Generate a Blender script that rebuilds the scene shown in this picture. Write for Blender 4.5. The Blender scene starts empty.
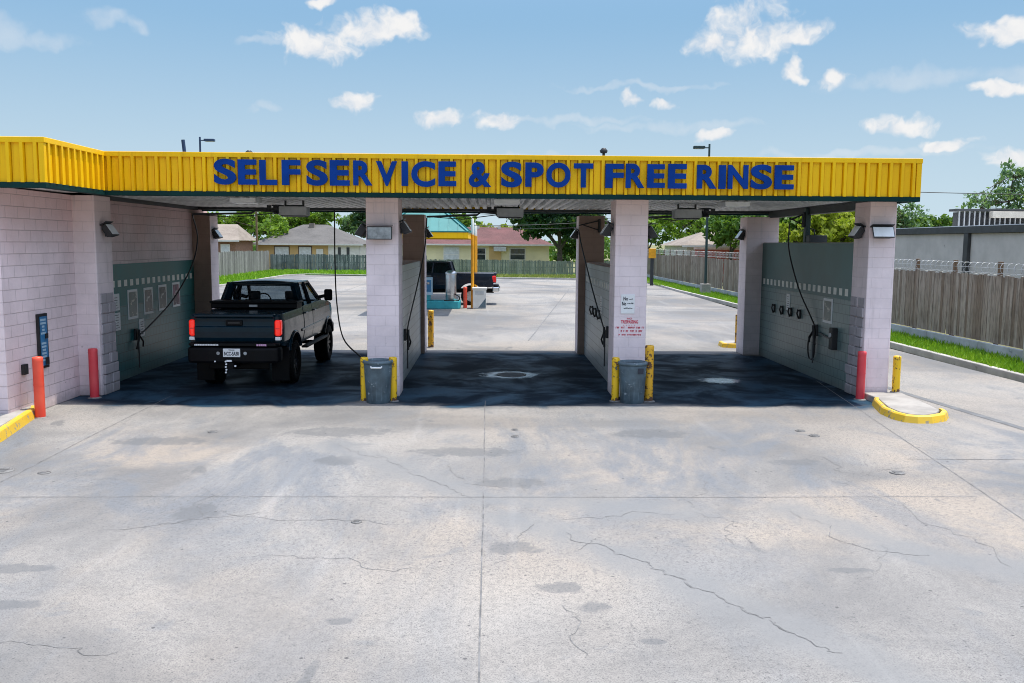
import bpy, bmesh, math, random
import numpy as np
from mathutils import Vector, Matrix

random.seed(7)
rng = np.random.default_rng(7)
S = bpy.context.scene
COL = S.collection
PI = math.pi
R = math.radians

# ------------------------------------------------------------------ node helpers
class NT:
    def __init__(self, mat):
        self.nt = mat.node_tree
        self.n = self.nt.nodes
        self.l = self.nt.links
    def new(self, t, **kw):
        nd = self.n.new(t)
        for k, v in kw.items():
            setattr(nd, k, v)
        return nd
    def put(self, sock, v):
        if isinstance(v, bpy.types.NodeSocket):
            self.l.new(v, sock)
        elif v is not None:
            if isinstance(v, (tuple, list)) and len(v) == 3 and sock.type == 'RGBA':
                v = (*v, 1)
            sock.default_value = v
    def math(self, op, a, b=None, c=None, clamp=False):
        nd = self.new('ShaderNodeMath', operation=op, use_clamp=clamp)
        self.put(nd.inputs[0], a); self.put(nd.inputs[1], b); self.put(nd.inputs[2], c)
        return nd.outputs[0]
    def mix(self, f, a, b, blend='MIX'):
        nd = self.new('ShaderNodeMix', data_type='RGBA', blend_type=blend)
        self.put(nd.inputs[0], f); self.put(nd.inputs[6], a); self.put(nd.inputs[7], b)
        return nd.outputs[2]
    def noise(self, vec, scale, detail=4, rough=.55, dist=0, w=None):
        nd = self.new('ShaderNodeTexNoise')
        if w is not None:
            nd.noise_dimensions = '4D'; nd.inputs['W'].default_value = w
        self.put(nd.inputs['Vector'], vec)
        nd.inputs['Scale'].default_value = scale; nd.inputs['Detail'].default_value = detail
        nd.inputs['Roughness'].default_value = rough; nd.inputs['Distortion'].default_value = dist
        return nd.outputs[0]
    def voro(self, vec, scale, feature='F1', rnd=1):
        nd = self.new('ShaderNodeTexVoronoi', feature=feature)
        self.put(nd.inputs['Vector'], vec)
        nd.inputs['Scale'].default_value = scale; nd.inputs['Randomness'].default_value = rnd
        return nd
    def step(self, v, lo, hi, a=0, b=1):
        nd = self.new('ShaderNodeMapRange', interpolation_type='SMOOTHSTEP')
        self.put(nd.inputs[0], v)
        nd.inputs[1].default_value = lo; nd.inputs[2].default_value = hi
        nd.inputs[3].default_value = a; nd.inputs[4].default_value = b
        return nd.outputs[0]
    def obj(self):
        return self.new('ShaderNodeTexCoord').outputs['Object']
    def sep(self, v):
        nd = self.new('ShaderNodeSeparateXYZ'); self.put(nd.inputs[0], v); return nd.outputs
    def comb(self, x, y, z):
        nd = self.new('ShaderNodeCombineXYZ')
        self.put(nd.inputs[0], x); self.put(nd.inputs[1], y); self.put(nd.inputs[2], z)
        return nd.outputs[0]
    def scale(self, v, s):
        nd = self.new('ShaderNodeVectorMath', operation='MULTIPLY')
        self.put(nd.inputs[0], v); nd.inputs[1].default_value = s
        return nd.outputs[0]
    def bump(self, h, strength=.3, dist=.01, normal=None):
        nd = self.new('ShaderNodeBump')
        nd.inputs['Strength'].default_value = strength; nd.inputs['Distance'].default_value = dist
        self.put(nd.inputs['Height'], h)
        if normal is not None: self.put(nd.inputs['Normal'], normal)
        return nd.outputs[0]

def new_mat(name):
    m = bpy.data.materials.new(name); m.use_nodes = True
    t = NT(m)
    b = t.n['Principled BSDF']
    return m, t, b

MC = {}
def mat(name, color, rough=.6, metal=0, var=.25, scale=3., bump=.0, bscale=40, coat=0, dirt=None, island=0, spec=.5):
    """painted / plain surface with a gentle worn variation"""
    if name in MC: return MC[name]
    m, t, b = new_mat(name)
    o = t.obj()
    n = t.noise(o, scale, 6, .6)
    lo = tuple(c*(1-var) for c in color); hi = tuple(min(1, c*(1+var)) for c in color)
    c = t.mix(t.step(n, .3, .7), lo, hi)
    if dirt:
        d = t.noise(o, scale*2.3, 8, .7, w=3.1)
        c = t.mix(t.step(d, dirt[1], dirt[1]+.07), c, dirt[0])
    if island:
        g = t.new('ShaderNodeNewGeometry').outputs['Random Per Island']
        q = t.math('MULTIPLY_ADD', g, island, 1-island/2); c = t.mix(1.0, c, t.comb(q, q, q), 'MULTIPLY')
    t.put(b.inputs['Base Color'], c)
    t.put(b.inputs['Roughness'], t.math('MULTIPLY_ADD', n, .25, rough-.12, clamp=True))
    b.inputs['Metallic'].default_value = metal
    b.inputs['Specular IOR Level'].default_value = spec
    b.inputs['Coat Weight'].default_value = coat
    b.inputs['Coat Roughness'].default_value = .04
    if bump:
        t.put(b.inputs['Normal'], t.bump(t.noise(o, bscale, 4), bump, .01))
    MC[name] = m
    return m

# ------------------------------------------------------------------ mesh helpers
class MB:
    def __init__(self): self.v = []; self.f = []; self.m = []; self.s = []
    def add(self, vs, fs, mi=0, sm=False):
        o = len(self.v); self.v += [tuple(p) for p in vs]
        for f in fs:
            self.f.append([i+o for i in f]); self.m.append(mi); self.s.append(sm)
        return self
    def box(self, x0, x1, y0, y1, z0, z1, mi=0):
        vs = [(x, y, z) for z in (z0, z1) for y in (y0, y1) for x in (x0, x1)]
        return self.add(vs, [(0,2,3,1),(4,5,7,6),(0,1,5,4),(2,6,7,3),(0,4,6,2),(1,3,7,5)], mi)
    def obox(self, c, size, rot, mi=0):
        hx, hy, hz = [s/2 for s in size]
        vs = [Vector(c)+rot @ Vector((x, y, z)) for z in (-hz, hz) for y in (-hy, hy) for x in (-hx, hx)]
        return self.add(vs, [(0,2,3,1),(4,5,7,6),(0,1,5,4),(2,6,7,3),(0,4,6,2),(1,3,7,5)], mi)
    def beam(self, p0, p1, w, h, mi=0, upv=(0,0,1)):
        p0 = Vector(p0); p1 = Vector(p1); d = (p1-p0); L = d.length; d.normalize()
        u = Vector(upv); x = d.cross(u)
        if x.length < 1e-3: x = d.cross(Vector((1,0,0)))
        x.normalize(); z = x.cross(d)
        rot = Matrix((x, d, z)).transposed()
        return self.obox((p0+p1)/2, (w, L, h), rot, mi)
    def tube(self, pts, r, n=8, mi=0, cap=True):
        pts = [Vector(p) for p in pts]; k = len(pts)
        rs = r if isinstance(r, (list, tuple)) else [r]*k
        vs = []; prev = None
        for i, p in enumerate(pts):
            d = (pts[min(i+1, k-1)]-pts[max(i-1, 0)]).normalized()
            if prev is None:
                a = Vector((0,0,1)) if abs(d.z) < .9 else Vector((1,0,0))
                x = d.cross(a).normalized()
            else:
                x = (prev-d*prev.dot(d)).normalized()
            prev = x; y = d.cross(x)
            for j in range(n):
                a = 2*PI*j/n
                vs.append(p+x*(rs[i]*math.cos(a))+y*(rs[i]*math.sin(a)))
        fs = [(i*n+j, i*n+(j+1) % n, (i+1)*n+(j+1) % n, (i+1)*n+j) for i in range(k-1) for j in range(n)]
        self.add(vs, fs, mi, True)
        if cap:
            self.add(vs[:n], [list(range(n))[::-1]], mi); self.add(vs[-n:], [list(range(n))], mi)
        return self
    def lathe(self, prof, n=24, c=(0,0,0), axis='z', mi=0, caps=(True, True)):
        vs = []
        for r, h in prof:
            for j in range(n):
                a = 2*PI*j/n
                if axis == 'z': p = (c[0]+r*math.cos(a), c[1]+r*math.sin(a), c[2]+h)
                elif axis == 'x': p = (c[0]+h, c[1]+r*math.cos(a), c[2]+r*math.sin(a))
                else: p = (c[0]+r*math.sin(a), c[1]+h, c[2]+r*math.cos(a))
                vs.append(p)
        k = len(prof)
        fs = [(i*n+j, i*n+(j+1) % n, (i+1)*n+(j+1) % n, (i+1)*n+j) for i in range(k-1) for j in range(n)]
        self.add(vs, fs, mi, True)
        if caps[0]: self.add(vs[:n], [list(range(n))[::-1]], mi)
        if caps[1]: self.add(vs[-n:], [list(range(n))], mi)
        return self
    def prism(self, poly, z0, z1, mi=0, axis='z'):
        n = len(poly)
        def P(a, b, h): return (a, b, h) if axis == 'z' else ((h, a, b) if axis == 'x' else (a, h, b))
        vs = [P(a, b, z0) for a, b in poly]+[P(a, b, z1) for a, b in poly]
        fs = [list(range(n))[::-1], list(range(n, 2*n))]+[(i, (i+1) % n, n+(i+1) % n, n+i) for i in range(n)]
        return self.add(vs, fs, mi)
    def build(self, name, mats, parent=None, bevel=0, seg=2, tag=None, fix=True):
        me = bpy.data.meshes.new(name); me.from_pydata(self.v, [], self.f)
        if not isinstance(mats, (list, tuple)): mats = [mats]
        for m in mats: me.materials.append(m)
        me.polygons.foreach_set('material_index', self.m); me.polygons.foreach_set('use_smooth', self.s)
        if fix:
            bm = bmesh.new(); bm.from_mesh(me); bmesh.ops.recalc_face_normals(bm, faces=bm.faces); bm.to_mesh(me); bm.free()
        me.update()
        o = bpy.data.objects.new(name, me); COL.objects.link(o)
        if parent: o.parent = parent
        if bevel:
            b = o.modifiers.new('b', 'BEVEL'); b.width = bevel; b.segments = seg; b.limit_method = 'ANGLE'; b.angle_limit = R(40)
        if tag: settag(o, *tag)
        return o

def settag(o, label=None, cat=None, group=None, kind=None):
    if label: o['label'] = label
    if cat: o['category'] = cat
    if group: o['group'] = group
    if kind: o['kind'] = kind
    return o
def empty(name, loc, label=None, cat=None, group=None, rz=0):
    o = bpy.data.objects.new(name, None); COL.objects.link(o); o.location = loc; o.rotation_euler = (0, 0, rz)
    o.empty_display_size = .1
    return settag(o, label, cat, group)
def dup(root, loc, rz=None, label=None):
    r = root.copy(); COL.objects.link(r); r.location = loc
    if rz is not None: r.rotation_euler = (0, 0, rz)
    if label: r['label'] = label
    for ch in list(root.children):
        c = ch.copy(); COL.objects.link(c); c.parent = r
        for g in ch.children:
            d = g.copy(); COL.objects.link(d); d.parent = c
    return r

def text_geo(s, size=1., extrude=.02, offset=0.0, align='LEFT', bevel=0):
    cu = bpy.data.curves.new('tmp_text', 'FONT'); cu.body = s; cu.size = size; cu.extrude = extrude; cu.offset = offset
    cu.align_x = align; cu.bevel_depth = bevel; cu.resolution_u = 6
    o = bpy.data.objects.new('tmp_text', cu); COL.objects.link(o)
    dg = bpy.context.evaluated_depsgraph_get(); dg.update()
    me = bpy.data.meshes.new_from_object(o.evaluated_get(dg))
    v = np.array([tuple(p.co) for p in me.vertices]).reshape(-1, 3); f = [list(p.vertices) for p in me.polygons]
    bpy.data.objects.remove(o); bpy.data.curves.remove(cu); bpy.data.meshes.remove(me)
    return v, f
def fit_text(mb, s, x0, x1, z0, z1, y, depth=.004, offset=0., mi=0, facing='-y', X=0):
    """letters filling a box on an upright plane (facing -y, or +x / -x with the run along y)"""
    v, f = text_geo(s, 1, .02, offset)
    if len(v) == 0: return
    lo = v.min(0); hi = v.max(0)
    u = x0+(v[:, 0]-lo[0])/(hi[0]-lo[0])*(x1-x0); w = z0+(v[:, 1]-lo[1])/(hi[1]-lo[1])*(z1-z0)
    d = (v[:, 2]-lo[2])/max(1e-6, hi[2]-lo[2])*depth
    if facing == '-y': P = np.stack([u, y-d, w], 1)
    elif facing == '+x': P = np.stack([X+d, u, w], 1)
    else: P = np.stack([X-d, x0+x1-u, w], 1)
    mb.add([tuple(float(c) for c in p) for p in P], f, mi)

def catenary(p0, p1, sag, n=14):
    p0 = Vector(p0); p1 = Vector(p1)
    return [p0.lerp(p1, i/n)-Vector((0, 0, sag*4*(i/n)*(1-i/n))) for i in range(n+1)]
def smooth_path(pts, n=6):
    pts = [Vector(p) for p in pts]; out = []
    for i in range(len(pts)-1):
        a = pts[max(i-1, 0)]; b = pts[i]; c = pts[i+1]; d = pts[min(i+2, len(pts)-1)]
        for k in range(n):
            t = k/n
            out.append(.5*((2*b)+(c-a)*t+(2*a-5*b+4*c-d)*t*t+(3*b-a-3*c+d)*t**3))
    out.append(pts[-1]); return out

# ------------------------------------------------------------------ materials
def concrete_mat():
    m, t, b = new_mat('stained concrete')
    o = t.obj(); x, y, z = t.sep(o)
    big = t.noise(o, .16, 8, .62, .8)
    c = t.mix(t.step(big, .36, .64), (.165, .163, .160), (.325, .31, .288))
    tan = t.noise(o, .23, 6, .55, .4, w=5.2)
    c = t.mix(t.math('MULTIPLY', t.step(tan, .46, .60), t.math('MULTIPLY', t.step(y, 7.0, 9.5, .25, .75), t.step(y, 12.5, 15, 1, .4))), c, (.375, .32, .26))
    # traffic grime: soft grey-blue drifts running out of the bays
    st = t.noise(t.scale(o, (1.1, .45, 1)), .55, 10, .68, 1.2, w=1.7)
    near = t.math('MULTIPLY', t.step(y, 7.0, 12.0, .4, 1), t.step(y, 13.5, 16.2, 1, .45))
    c = t.mix(t.math('MULTIPLY', t.math('MULTIPLY', t.step(st, .45, .63), near), .8), c, (.15, .17, .195))
    # blotches
    bl = t.noise(o, 1.5, 6, .6, .6, w=8.4)
    c = t.mix(t.math('MULTIPLY', t.step(bl, .60, .68), .5), c, (.17, .18, .19))
    sp = t.noise(t.scale(o, (1.5, .7, 1)), .9, 5, .5, .3, w=2.2)
    c = t.mix(t.math('MULTIPLY', t.step(sp, .655, .69), .68), c, (.13, .135, .14))
    # mottled wear and aggregate
    md = t.noise(o, 17, 8, .75, w=.4)
    c = t.mix(t.math('MULTIPLY', t.step(md, .44, .66), .42), c, (.13, .128, .125))
    fn = t.noise(o, 75, 3, .6)
    c = t.mix(t.math('MULTIPLY', t.step(fn, .47, .62), .55), c, (.10, .10, .10))
    gr = t.noise(o, 30, 5, .65, w=21.); grm = t.step(t.noise(o, .35, 4, .6, w=22.), .35, .6, .35, 1)
    c = t.mix(t.math('MULTIPLY', t.step(gr, .54, .62), t.math('MULTIPLY', grm, .75)), c, (.10, .10, .10))
    c = t.mix(t.math('MULTIPLY', t.step(gr, .36, .28), .35), c, (.46, .45, .43))
    # oil drips and old spills
    dn = t.math('MULTIPLY', t.math('SUBTRACT', t.noise(o, 4.5, 6, .65, w=30.), .5), 4.2); so_ = None
    for sx, sy, ra, rb in ((-4.37, 8.21, .34, .13), (-3.99, 7.35, .30, .11), (.89, 7.25, .15, .13), (.62, 7.7, .22, .14), (.25, 8.75, .3, .2), (-2.1, 12.4, .35, .3), (.3, 11.2, .5, .25), (-3.3, 9.9, .25, .4), (1.25, 6.6, .1, .07), (-1.2, 7.0, .12, .08),
                           (-.35, 12.9, .8, .3), (4.3, 12.3, .4, .2), (3.4, 8.1, .25, .09), (-2.4, 14.3, .9, .4), (2.6, 14.2, .7, .35), (-5.0, 13.6, .8, .3)):
        ax_ = t.math('DIVIDE', t.math('SUBTRACT', x, sx), ra); ay_ = t.math('DIVIDE', t.math('SUBTRACT', y, sy), rb)
        q_ = t.math('ADD', t.math('MULTIPLY', ax_, ax_), t.math('MULTIPLY', ay_, ay_)); so_ = q_ if so_ is None else t.math('MINIMUM', so_, q_)
    c = t.mix(t.math('MULTIPLY', t.step(t.math('ADD', t.math('MINIMUM', so_, 4), dn), .45, 1.15, 1, 0), .6), c, (.115, .12, .125))
    v = t.voro(o, 26); pit = t.step(v.outputs['Distance'], .13, .20, 1, 0)
    sel = t.step(t.sep(v.outputs['Color'])[0], .62, .64)
    c = t.mix(t.math('MULTIPLY', t.math('MULTIPLY', pit, sel), .7), c, (.07, .07, .075))
    v2 = t.voro(o, 5.5); pit2 = t.step(v2.outputs['Distance'], .07, .11, 1, 0)
    sel2 = t.step(t.sep(v2.outputs['Color'])[1], .76, .78)
    c = t.mix(t.math('MULTIPLY', t.math('MULTIPLY', pit2, sel2), .7), c, (.05, .05, .055))
    # lighter streaks scuffed by tyres
    tr = t.noise(t.scale(o, (2.6, .16, 1)), 1.0, 6, .6, .3, w=9.)
    c = t.mix(t.math('MULTIPLY', t.step(tr, .56, .8), .2), c, (.47, .465, .45))
    # grey weathering that has crept out from the long crack
    wob = t.math('MULTIPLY', t.math('SUBTRACT', t.noise(o, 1.6, 5, .6, w=12.), .5), .9)
    seg = None
    for (ax, ay), (bx_, by_) in (((.3, 9.75), (1.4, 8.42)), ((1.4, 8.42), (2.1, 7.2)), ((2.1, 7.2), (3.1, 5.6)), ((-2.3, 13.3), (-.2, 10.6)), ((3.5, 10.1), (4.4, 8.5)), ((4.4, 8.5), (6.2, 7.6)), ((-.2, 10.6), (2.2, 9.9))):
        L2 = (bx_-ax)**2+(by_-ay)**2
        px_ = t.math('SUBTRACT', x, ax); py_ = t.math('SUBTRACT', y, ay)
        k = t.math('DIVIDE', t.math('ADD', t.math('MULTIPLY', px_, bx_-ax), t.math('MULTIPLY', py_, by_-ay)), L2, clamp=True)
        ex = t.math('SUBTRACT', px_, t.math('MULTIPLY', k, bx_-ax)); ey = t.math('SUBTRACT', py_, t.math('MULTIPLY', k, by_-ay))
        d2 = t.math('SQRT', t.math('ADD', t.math('MULTIPLY', ex, ex), t.math('MULTIPLY', ey, ey)))
        seg = d2 if seg is None else t.math('MINIMUM', seg, d2)
    c = t.mix(t.math('MULTIPLY', t.step(t.math('ADD', seg, wob), .05, .55, 1, 0), .68), c, (.185, .19, .192))
    # damp bay floors; roof shade painted in as blue-black, out towards its edge
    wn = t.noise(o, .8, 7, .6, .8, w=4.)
    wet_shade = None
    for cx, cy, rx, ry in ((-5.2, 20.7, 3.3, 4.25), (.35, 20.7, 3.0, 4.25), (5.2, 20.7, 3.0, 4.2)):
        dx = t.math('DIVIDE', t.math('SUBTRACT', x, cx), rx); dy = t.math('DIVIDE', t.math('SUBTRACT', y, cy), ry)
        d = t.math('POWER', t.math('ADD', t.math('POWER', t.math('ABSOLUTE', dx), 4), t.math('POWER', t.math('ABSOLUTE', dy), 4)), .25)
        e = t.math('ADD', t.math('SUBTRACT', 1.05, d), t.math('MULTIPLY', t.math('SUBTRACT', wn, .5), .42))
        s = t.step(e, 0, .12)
        wet_shade = s if wet_shade is None else t.math('MAXIMUM', wet_shade, s)
    c = t.mix(t.math('MULTIPLY', wet_shade, .95), c, t.mix(t.step(wn, .42, .66), (.003, .013, .025), (.016, .055, .095)))
    t.put(b.inputs['Base Color'], c)
    t.put(b.inputs['Roughness'], t.math('SUBTRACT', .88, t.math('MULTIPLY', wet_shade, t.step(wn, .35, .6, .15, .45))))
    t.put(b.inputs['Specular IOR Level'], t.math('SUBTRACT', .22, t.math('MULTIPLY', wet_shade, .205)))
    h = t.math('ADD', t.math('MULTIPLY', fn, .35), t.math('ADD', t.math('MULTIPLY', md, .4), t.math('MULTIPLY', pit, -.3)))
    t.put(b.inputs['Normal'], t.bump(h, .35, .006))
    return m

def block_mat(name, col, top=None, bw=.4, bh=.2, mortar=.55, bumps=.5, stain=None, lines=.6, rough=.75):
    """painted concrete block: courses follow any axis-aligned wall"""
    m, t, b = new_mat(name)
    o = t.obj(); x, y, z = t.sep(o)
    uv = t.comb(t.math('ADD', x, y), z, 0)
    br = t.new('ShaderNodeTexBrick'); t.put(br.inputs['Vector'], uv)
    br.inputs['Scale'].default_value = 1; br.inputs['Brick Width'].default_value = bw; br.inputs['Row Height'].default_value = bh
    br.inputs['Mortar Size'].default_value = .006 if bw > .3 else .011; br.inputs['Mortar Smooth'].default_value = .6
    br.inputs['Color1'].default_value = (1, 1, 1, 1); br.inputs['Color2'].default_value = (.93, .93, .93, 1); br.inputs['Mortar'].default_value = (0, 0, 0, 1)
    n = t.noise(o, 1.1, 7, .65); n2 = t.noise(o, 14, 5, .6, w=2)
    c = t.mix(t.step(n, .3, .7), tuple(k*.88 for k in col), tuple(min(1, k*1.08) for k in col))
    if top: # warmer paint that has bled through higher up
        tn = t.noise(o, .9, 4, .5, w=6)
        c = t.mix(t.math('MULTIPLY', t.step(t.math('ADD', z, t.math('MULTIPLY', tn, 1.4)), 3.3, 4.5), .55), c, top)
    gl = t.noise(t.scale(o, (3, 3, .35)), 2.2, 6, .6, w=3)
    c = t.mix(t.math('MULTIPLY', t.step(gl, .58, .75), .32), c, tuple(k*.5 for k in col))
    base = t.step(t.math('ADD', z, t.math('MULTIPLY', n2, .25)), .1, .42, 1, 0)
    c = t.mix(t.math('MULTIPLY', base, .5), c, (.17, .155, .14))
    ch = t.noise(o, 5.5, 8, .7, w=15.)
    c = t.mix(t.math('MULTIPLY', t.step(t.math('ADD', ch, t.step(z, .2, 1.6, .05, 0)), .69, .72), .7), c, (.20, .18, .165))
    if stain: c = t.mix(t.math('MULTIPLY', t.step(t.noise(o, .8, 6, .6, w=9), .5, .68), .6), c, stain)
    c = t.mix(t.math('MULTIPLY', t.math('SUBTRACT', 1, br.outputs['Color']), lines), c, tuple(k*mortar for k in col))
    t.put(b.inputs['Base Color'], c); b.inputs['Roughness'].default_value = rough
    h = t.math('ADD', t.math('MULTIPLY', br.outputs['Fac'], -.8), t.math('MULTIPLY', n2, .5))
    t.put(b.inputs['Normal'], t.bump(h, bumps, .012))
    return m

def wood_mat(name, ca, cb, cdark):
    m, t, b = new_mat(name)
    o = t.obj()
    g = t.new('ShaderNodeNewGeometry').outputs['Random Per Island']
    off = t.math('MULTIPLY', g, 37.)
    x, y, z = t.sep(o)
    v = t.comb(t.math('ADD', x, off), t.math('ADD', y, off), t.math('MULTIPLY', z, .09))
    gr = t.noise(v, 28, 5, .65)
    c = t.mix(g, ca, cb)
    c = t.mix(t.math('MULTIPLY', t.step(gr, .42, .68), .65), c, cdark)
    st = t.noise(t.scale(o, (.5, .5, .8)), 1.3, 5, .6, w=3)
    c = t.mix(t.math('MULTIPLY', t.step(st, .5, .7), .5), c, tuple(k*.5 for k in ca))
    t.put(b.inputs['Base Color'], c); b.inputs['Roughness'].default_value = .9
    t.put(b.inputs['Normal'], t.bump(gr, .4, .008))
    return m

def leaf_mat(name, ca, cb, tr=.35):
    m, t, b = new_mat(name)
    g = t.new('ShaderNodeNewGeometry').outputs['Random Per Island']
    n = t.noise(t.obj(), .55, 3, .5)
    f = t.math('ADD', t.math('MULTIPLY', g, .6), t.math('MULTIPLY', t.step(n, .35, .65), .4))
    c = t.mix(f, ca, cb)
    t.put(b.inputs['Base Color'], c); b.inputs['Roughness'].default_value = .55
    b.inputs['Specular IOR Level'].default_value = .3
    tl = t.new('ShaderNodeBsdfTranslucent'); t.put(tl.inputs[0], t.mix(.4, c, (.25, .4, .03)))
    mx = t.new('ShaderNodeMixShader'); mx.inputs[0].default_value = tr
    t.l.new(b.outputs[0], mx.inputs[1]); t.l.new(tl.outputs[0], mx.inputs[2])
    t.l.new(mx.outputs[0], t.n['Material Output'].inputs[0])
    return m

def glass_mat(name, tint, mixf):
    m, t, b = new_mat(name)
    b.inputs['Base Color'].default_value = (.01, .012, .015, 1); b.inputs['Roughness'].default_value = .03
    b.inputs['Specular IOR Level'].default_value = .6
    tp = t.new('ShaderNodeBsdfTransparent'); tp.inputs[0].default_value = (*tint, 1)
    n = t.noise(t.obj(), 2, 3)
    mx = t.new('ShaderNodeMixShader'); t.put(mx.inputs[0], t.math('MULTIPLY_ADD', n, .08, mixf))
    t.l.new(b.outputs[0], mx.inputs[1]); t.l.new(tp.outputs[0], mx.inputs[2])
    t.l.new(mx.outputs[0], t.n['Material Output'].inputs[0])
    return m

def chipped_mat(name, col, under, thr=.6, fade=None):
    m, t, b = new_mat(name)
    o = t.obj(); n = t.noise(o, 7, 8, .7); n2 = t.noise(o, 2.2, 4, .5, w=2)
    c = t.mix(t.step(n2, .3, .7), col, fade or tuple(min(1, k*1.15) for k in col))
    z = t.sep(o)[2]
    lowz = t.step(z, .0, .35, .07, 0)
    k = t.step(t.math('ADD', n, lowz), thr, thr+.03)
    c = t.mix(k, c, under)
    t.put(b.inputs['Base Color'], c); t.put(b.inputs['Roughness'], t.math('MULTIPLY_ADD', k, .35, .45))
    t.put(b.inputs['Normal'], t.bump(k, -.4, .004))
    return m

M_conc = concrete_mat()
M_crack = mat('crack', (.15, .15, .15), .95, var=.4, scale=8)
M_joint = mat('joint filler', (.14, .14, .14), .95, var=.4, scale=5)
M_island = mat('island concrete', (.30, .285, .265), .9, var=.2, scale=2, bump=.3, dirt=((.25, .24, .23), .62))
M_kerb = mat('weathered kerb concrete', (.37, .355, .33), .9, var=.2, scale=1.5, bump=.3, dirt=((.2, .19, .17), .6))
M_lilac = block_mat('lilac painted block', (.80, .685, .70), top=(.78, .54, .48), mortar=.58, lines=.28, bumps=.5)
M_lilacw = block_mat('rough lilac painted block wall', (.80, .66, .67), top=(.80, .47, .43), mortar=.55, lines=.38, bumps=1.0)
M_rough = block_mat('split face block', (.40, .37, .39), bumps=1.0, mortar=.4, lines=.9)
M_pinkwall = block_mat('dusty pink block', (.42, .205, .135), mortar=.7, lines=.5, bumps=.3)
M_brown = block_mat('brown stain and shade block', (.36, .24, .19), mortar=.7, lines=.5, bumps=.3)
M_tileL = block_mat('dark teal wall tile', (.018, .15, .16), bw=.2, bh=.2, mortar=.35, bumps=.15, lines=.8, rough=.35)
M_tileR = block_mat('grey green wall tile', (.17, .25, .245), bw=.2, bh=.2, mortar=.35, bumps=.15, lines=.85, rough=.35, stain=(.17, .25, .25))
M_tileP = block_mat('pale grey wall tile', (.42, .47, .48), bw=.25, bh=.2, mortar=.35, bumps=.2, lines=.9, rough=.4, stain=(.28, .33, .35))
M_teal = mat('plain teal paint', (.015, .14, .135), .45, var=.15, scale=1)
M_grteal = mat('plain grey green paint', (.085, .16, .155), .45, var=.15, scale=1)
M_white = mat('white ceramic', (.72, .72, .66), .35, var=.12, scale=5)
def sheet_mat():
    m, t, b = new_mat('yellow sheet metal'); o = t.obj()
    n = t.noise(o, .7, 5, .6); st = t.noise(t.scale(o, (9, 9, .5)), 1.0, 6, .65, .2, w=3); g = t.new('ShaderNodeNewGeometry').outputs['Random Per Island']
    c = t.mix(t.step(n, .3, .7), (.85, .475, .002), (.91, .545, .004))
    c = t.mix(t.math('MULTIPLY', t.step(st, .5, .72), .45), c, (.56, .28, .003))
    sp = t.noise(o, 6, 7, .7, w=7); c = t.mix(t.math('MULTIPLY', t.step(sp, .68, .72), .5), c, (.42, .25, .02))
    t.put(b.inputs['Base Color'], c); t.put(b.inputs['Roughness'], t.math('MULTIPLY_ADD', st, .3, .3)); b.inputs['Specular IOR Level'].default_value = .25
    t.put(b.inputs['Normal'], t.bump(t.noise(o, 2.5, 3, .5, w=5), .12, .02)); return m
M_yellow = sheet_mat()
M_gtrim = mat('dark green trim', (.002, .028, .027), .6, var=.2, scale=2, spec=.15)
M_blue = mat('blue sign letter', (.0015, .040, .24), .5, spec=.12, var=.15, scale=3)
M_soffit = mat('painted sheet soffit', (.74, .74, .72), .5, metal=0, var=.2, scale=1.4, dirt=((.2, .17, .14), .66))
M_beam = mat('dark steel beam', (.035, .038, .04), .55, var=.3)
M_black = mat('black rubber', (.012, .012, .013), .55, var=.3)
M_dark = mat('dark grey housing', (.03, .032, .035), .5, var=.2)
M_grey = mat('grey enamel box', (.42, .43, .43), .5, var=.15)
M_lens = mat('white lamp lens', (.78, .8, .82), .2, var=.06, spec=.6)
M_lensg = mat('grey dusty lamp lens', (.30, .32, .33), .3, var=.3, scale=8)
M_wfix = mat('white enamel fixture', (.75, .76, .76), .4, var=.05)
M_redb = chipped_mat('red bollard paint', (.72, .045, .02), (.50, .05, .06), .68, fade=(.78, .10, .05))
M_redp = chipped_mat('pinkish red bollard paint', (.62, .03, .05), (.40, .05, .06), .68, fade=(.66, .07, .08))
M_yelb = chipped_mat('chipped yellow bollard paint', (.76, .47, .01), (.13, .06, .03), .56)
M_yelr = chipped_mat('rusty yellow bollard paint', (.66, .36, .02), (.11, .055, .03), .53)
M_yelk = chipped_mat('yellow kerb paint', (.62, .40, .03), (.30, .26, .18), .63)
M_bin = mat('blue grey bin plastic', (.08, .12, .145), .5, var=.3, scale=4, dirt=((.36, .42, .46), .59))
M_water = mat('standing wash water', (.05, .06, .07), .05, var=.1, spec=.8)
def foam_mat(name, inner):
    m, t, b = new_mat(name); o = t.obj(); x, y, z = t.sep(o)
    r = t.math('SQRT', t.math('ADD', t.math('MULTIPLY', x, x), t.math('MULTIPLY', y, y)))
    n = t.noise(o, 5, 6, .65, .5)
    a = t.step(t.math('ADD', r, t.math('MULTIPLY', t.math('SUBTRACT', n, .5), .9)), .30, .62, .85, 0)
    if inner: a = t.math('MULTIPLY', a, t.step(t.math('ADD', r, t.math('MULTIPLY', t.math('SUBTRACT', n, .5), .25)), .22, .36))
    t.put(b.inputs['Base Color'], t.mix(t.step(n, .35, .65), (.12, .16, .22), (.74, .79, .88))); b.inputs['Roughness'].default_value = .15
    tp = t.new('ShaderNodeBsdfTransparent'); mx = t.new('ShaderNodeMixShader'); t.put(mx.inputs[0], a)
    t.l.new(tp.outputs[0], mx.inputs[1]); t.l.new(b.outputs[0], mx.inputs[2]); t.l.new(mx.outputs[0], t.n['Material Output'].inputs[0]); return m
M_foam = foam_mat('soapy wash water', False); M_foamring = foam_mat('soapy water ring', True)
M_iron = mat('cast iron', (.15, .148, .145), .7, var=.4, scale=10, bump=.4)
M_asph = mat('dark sealed strip', (.13, .135, .14), .9, var=.2, scale=3)
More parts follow.
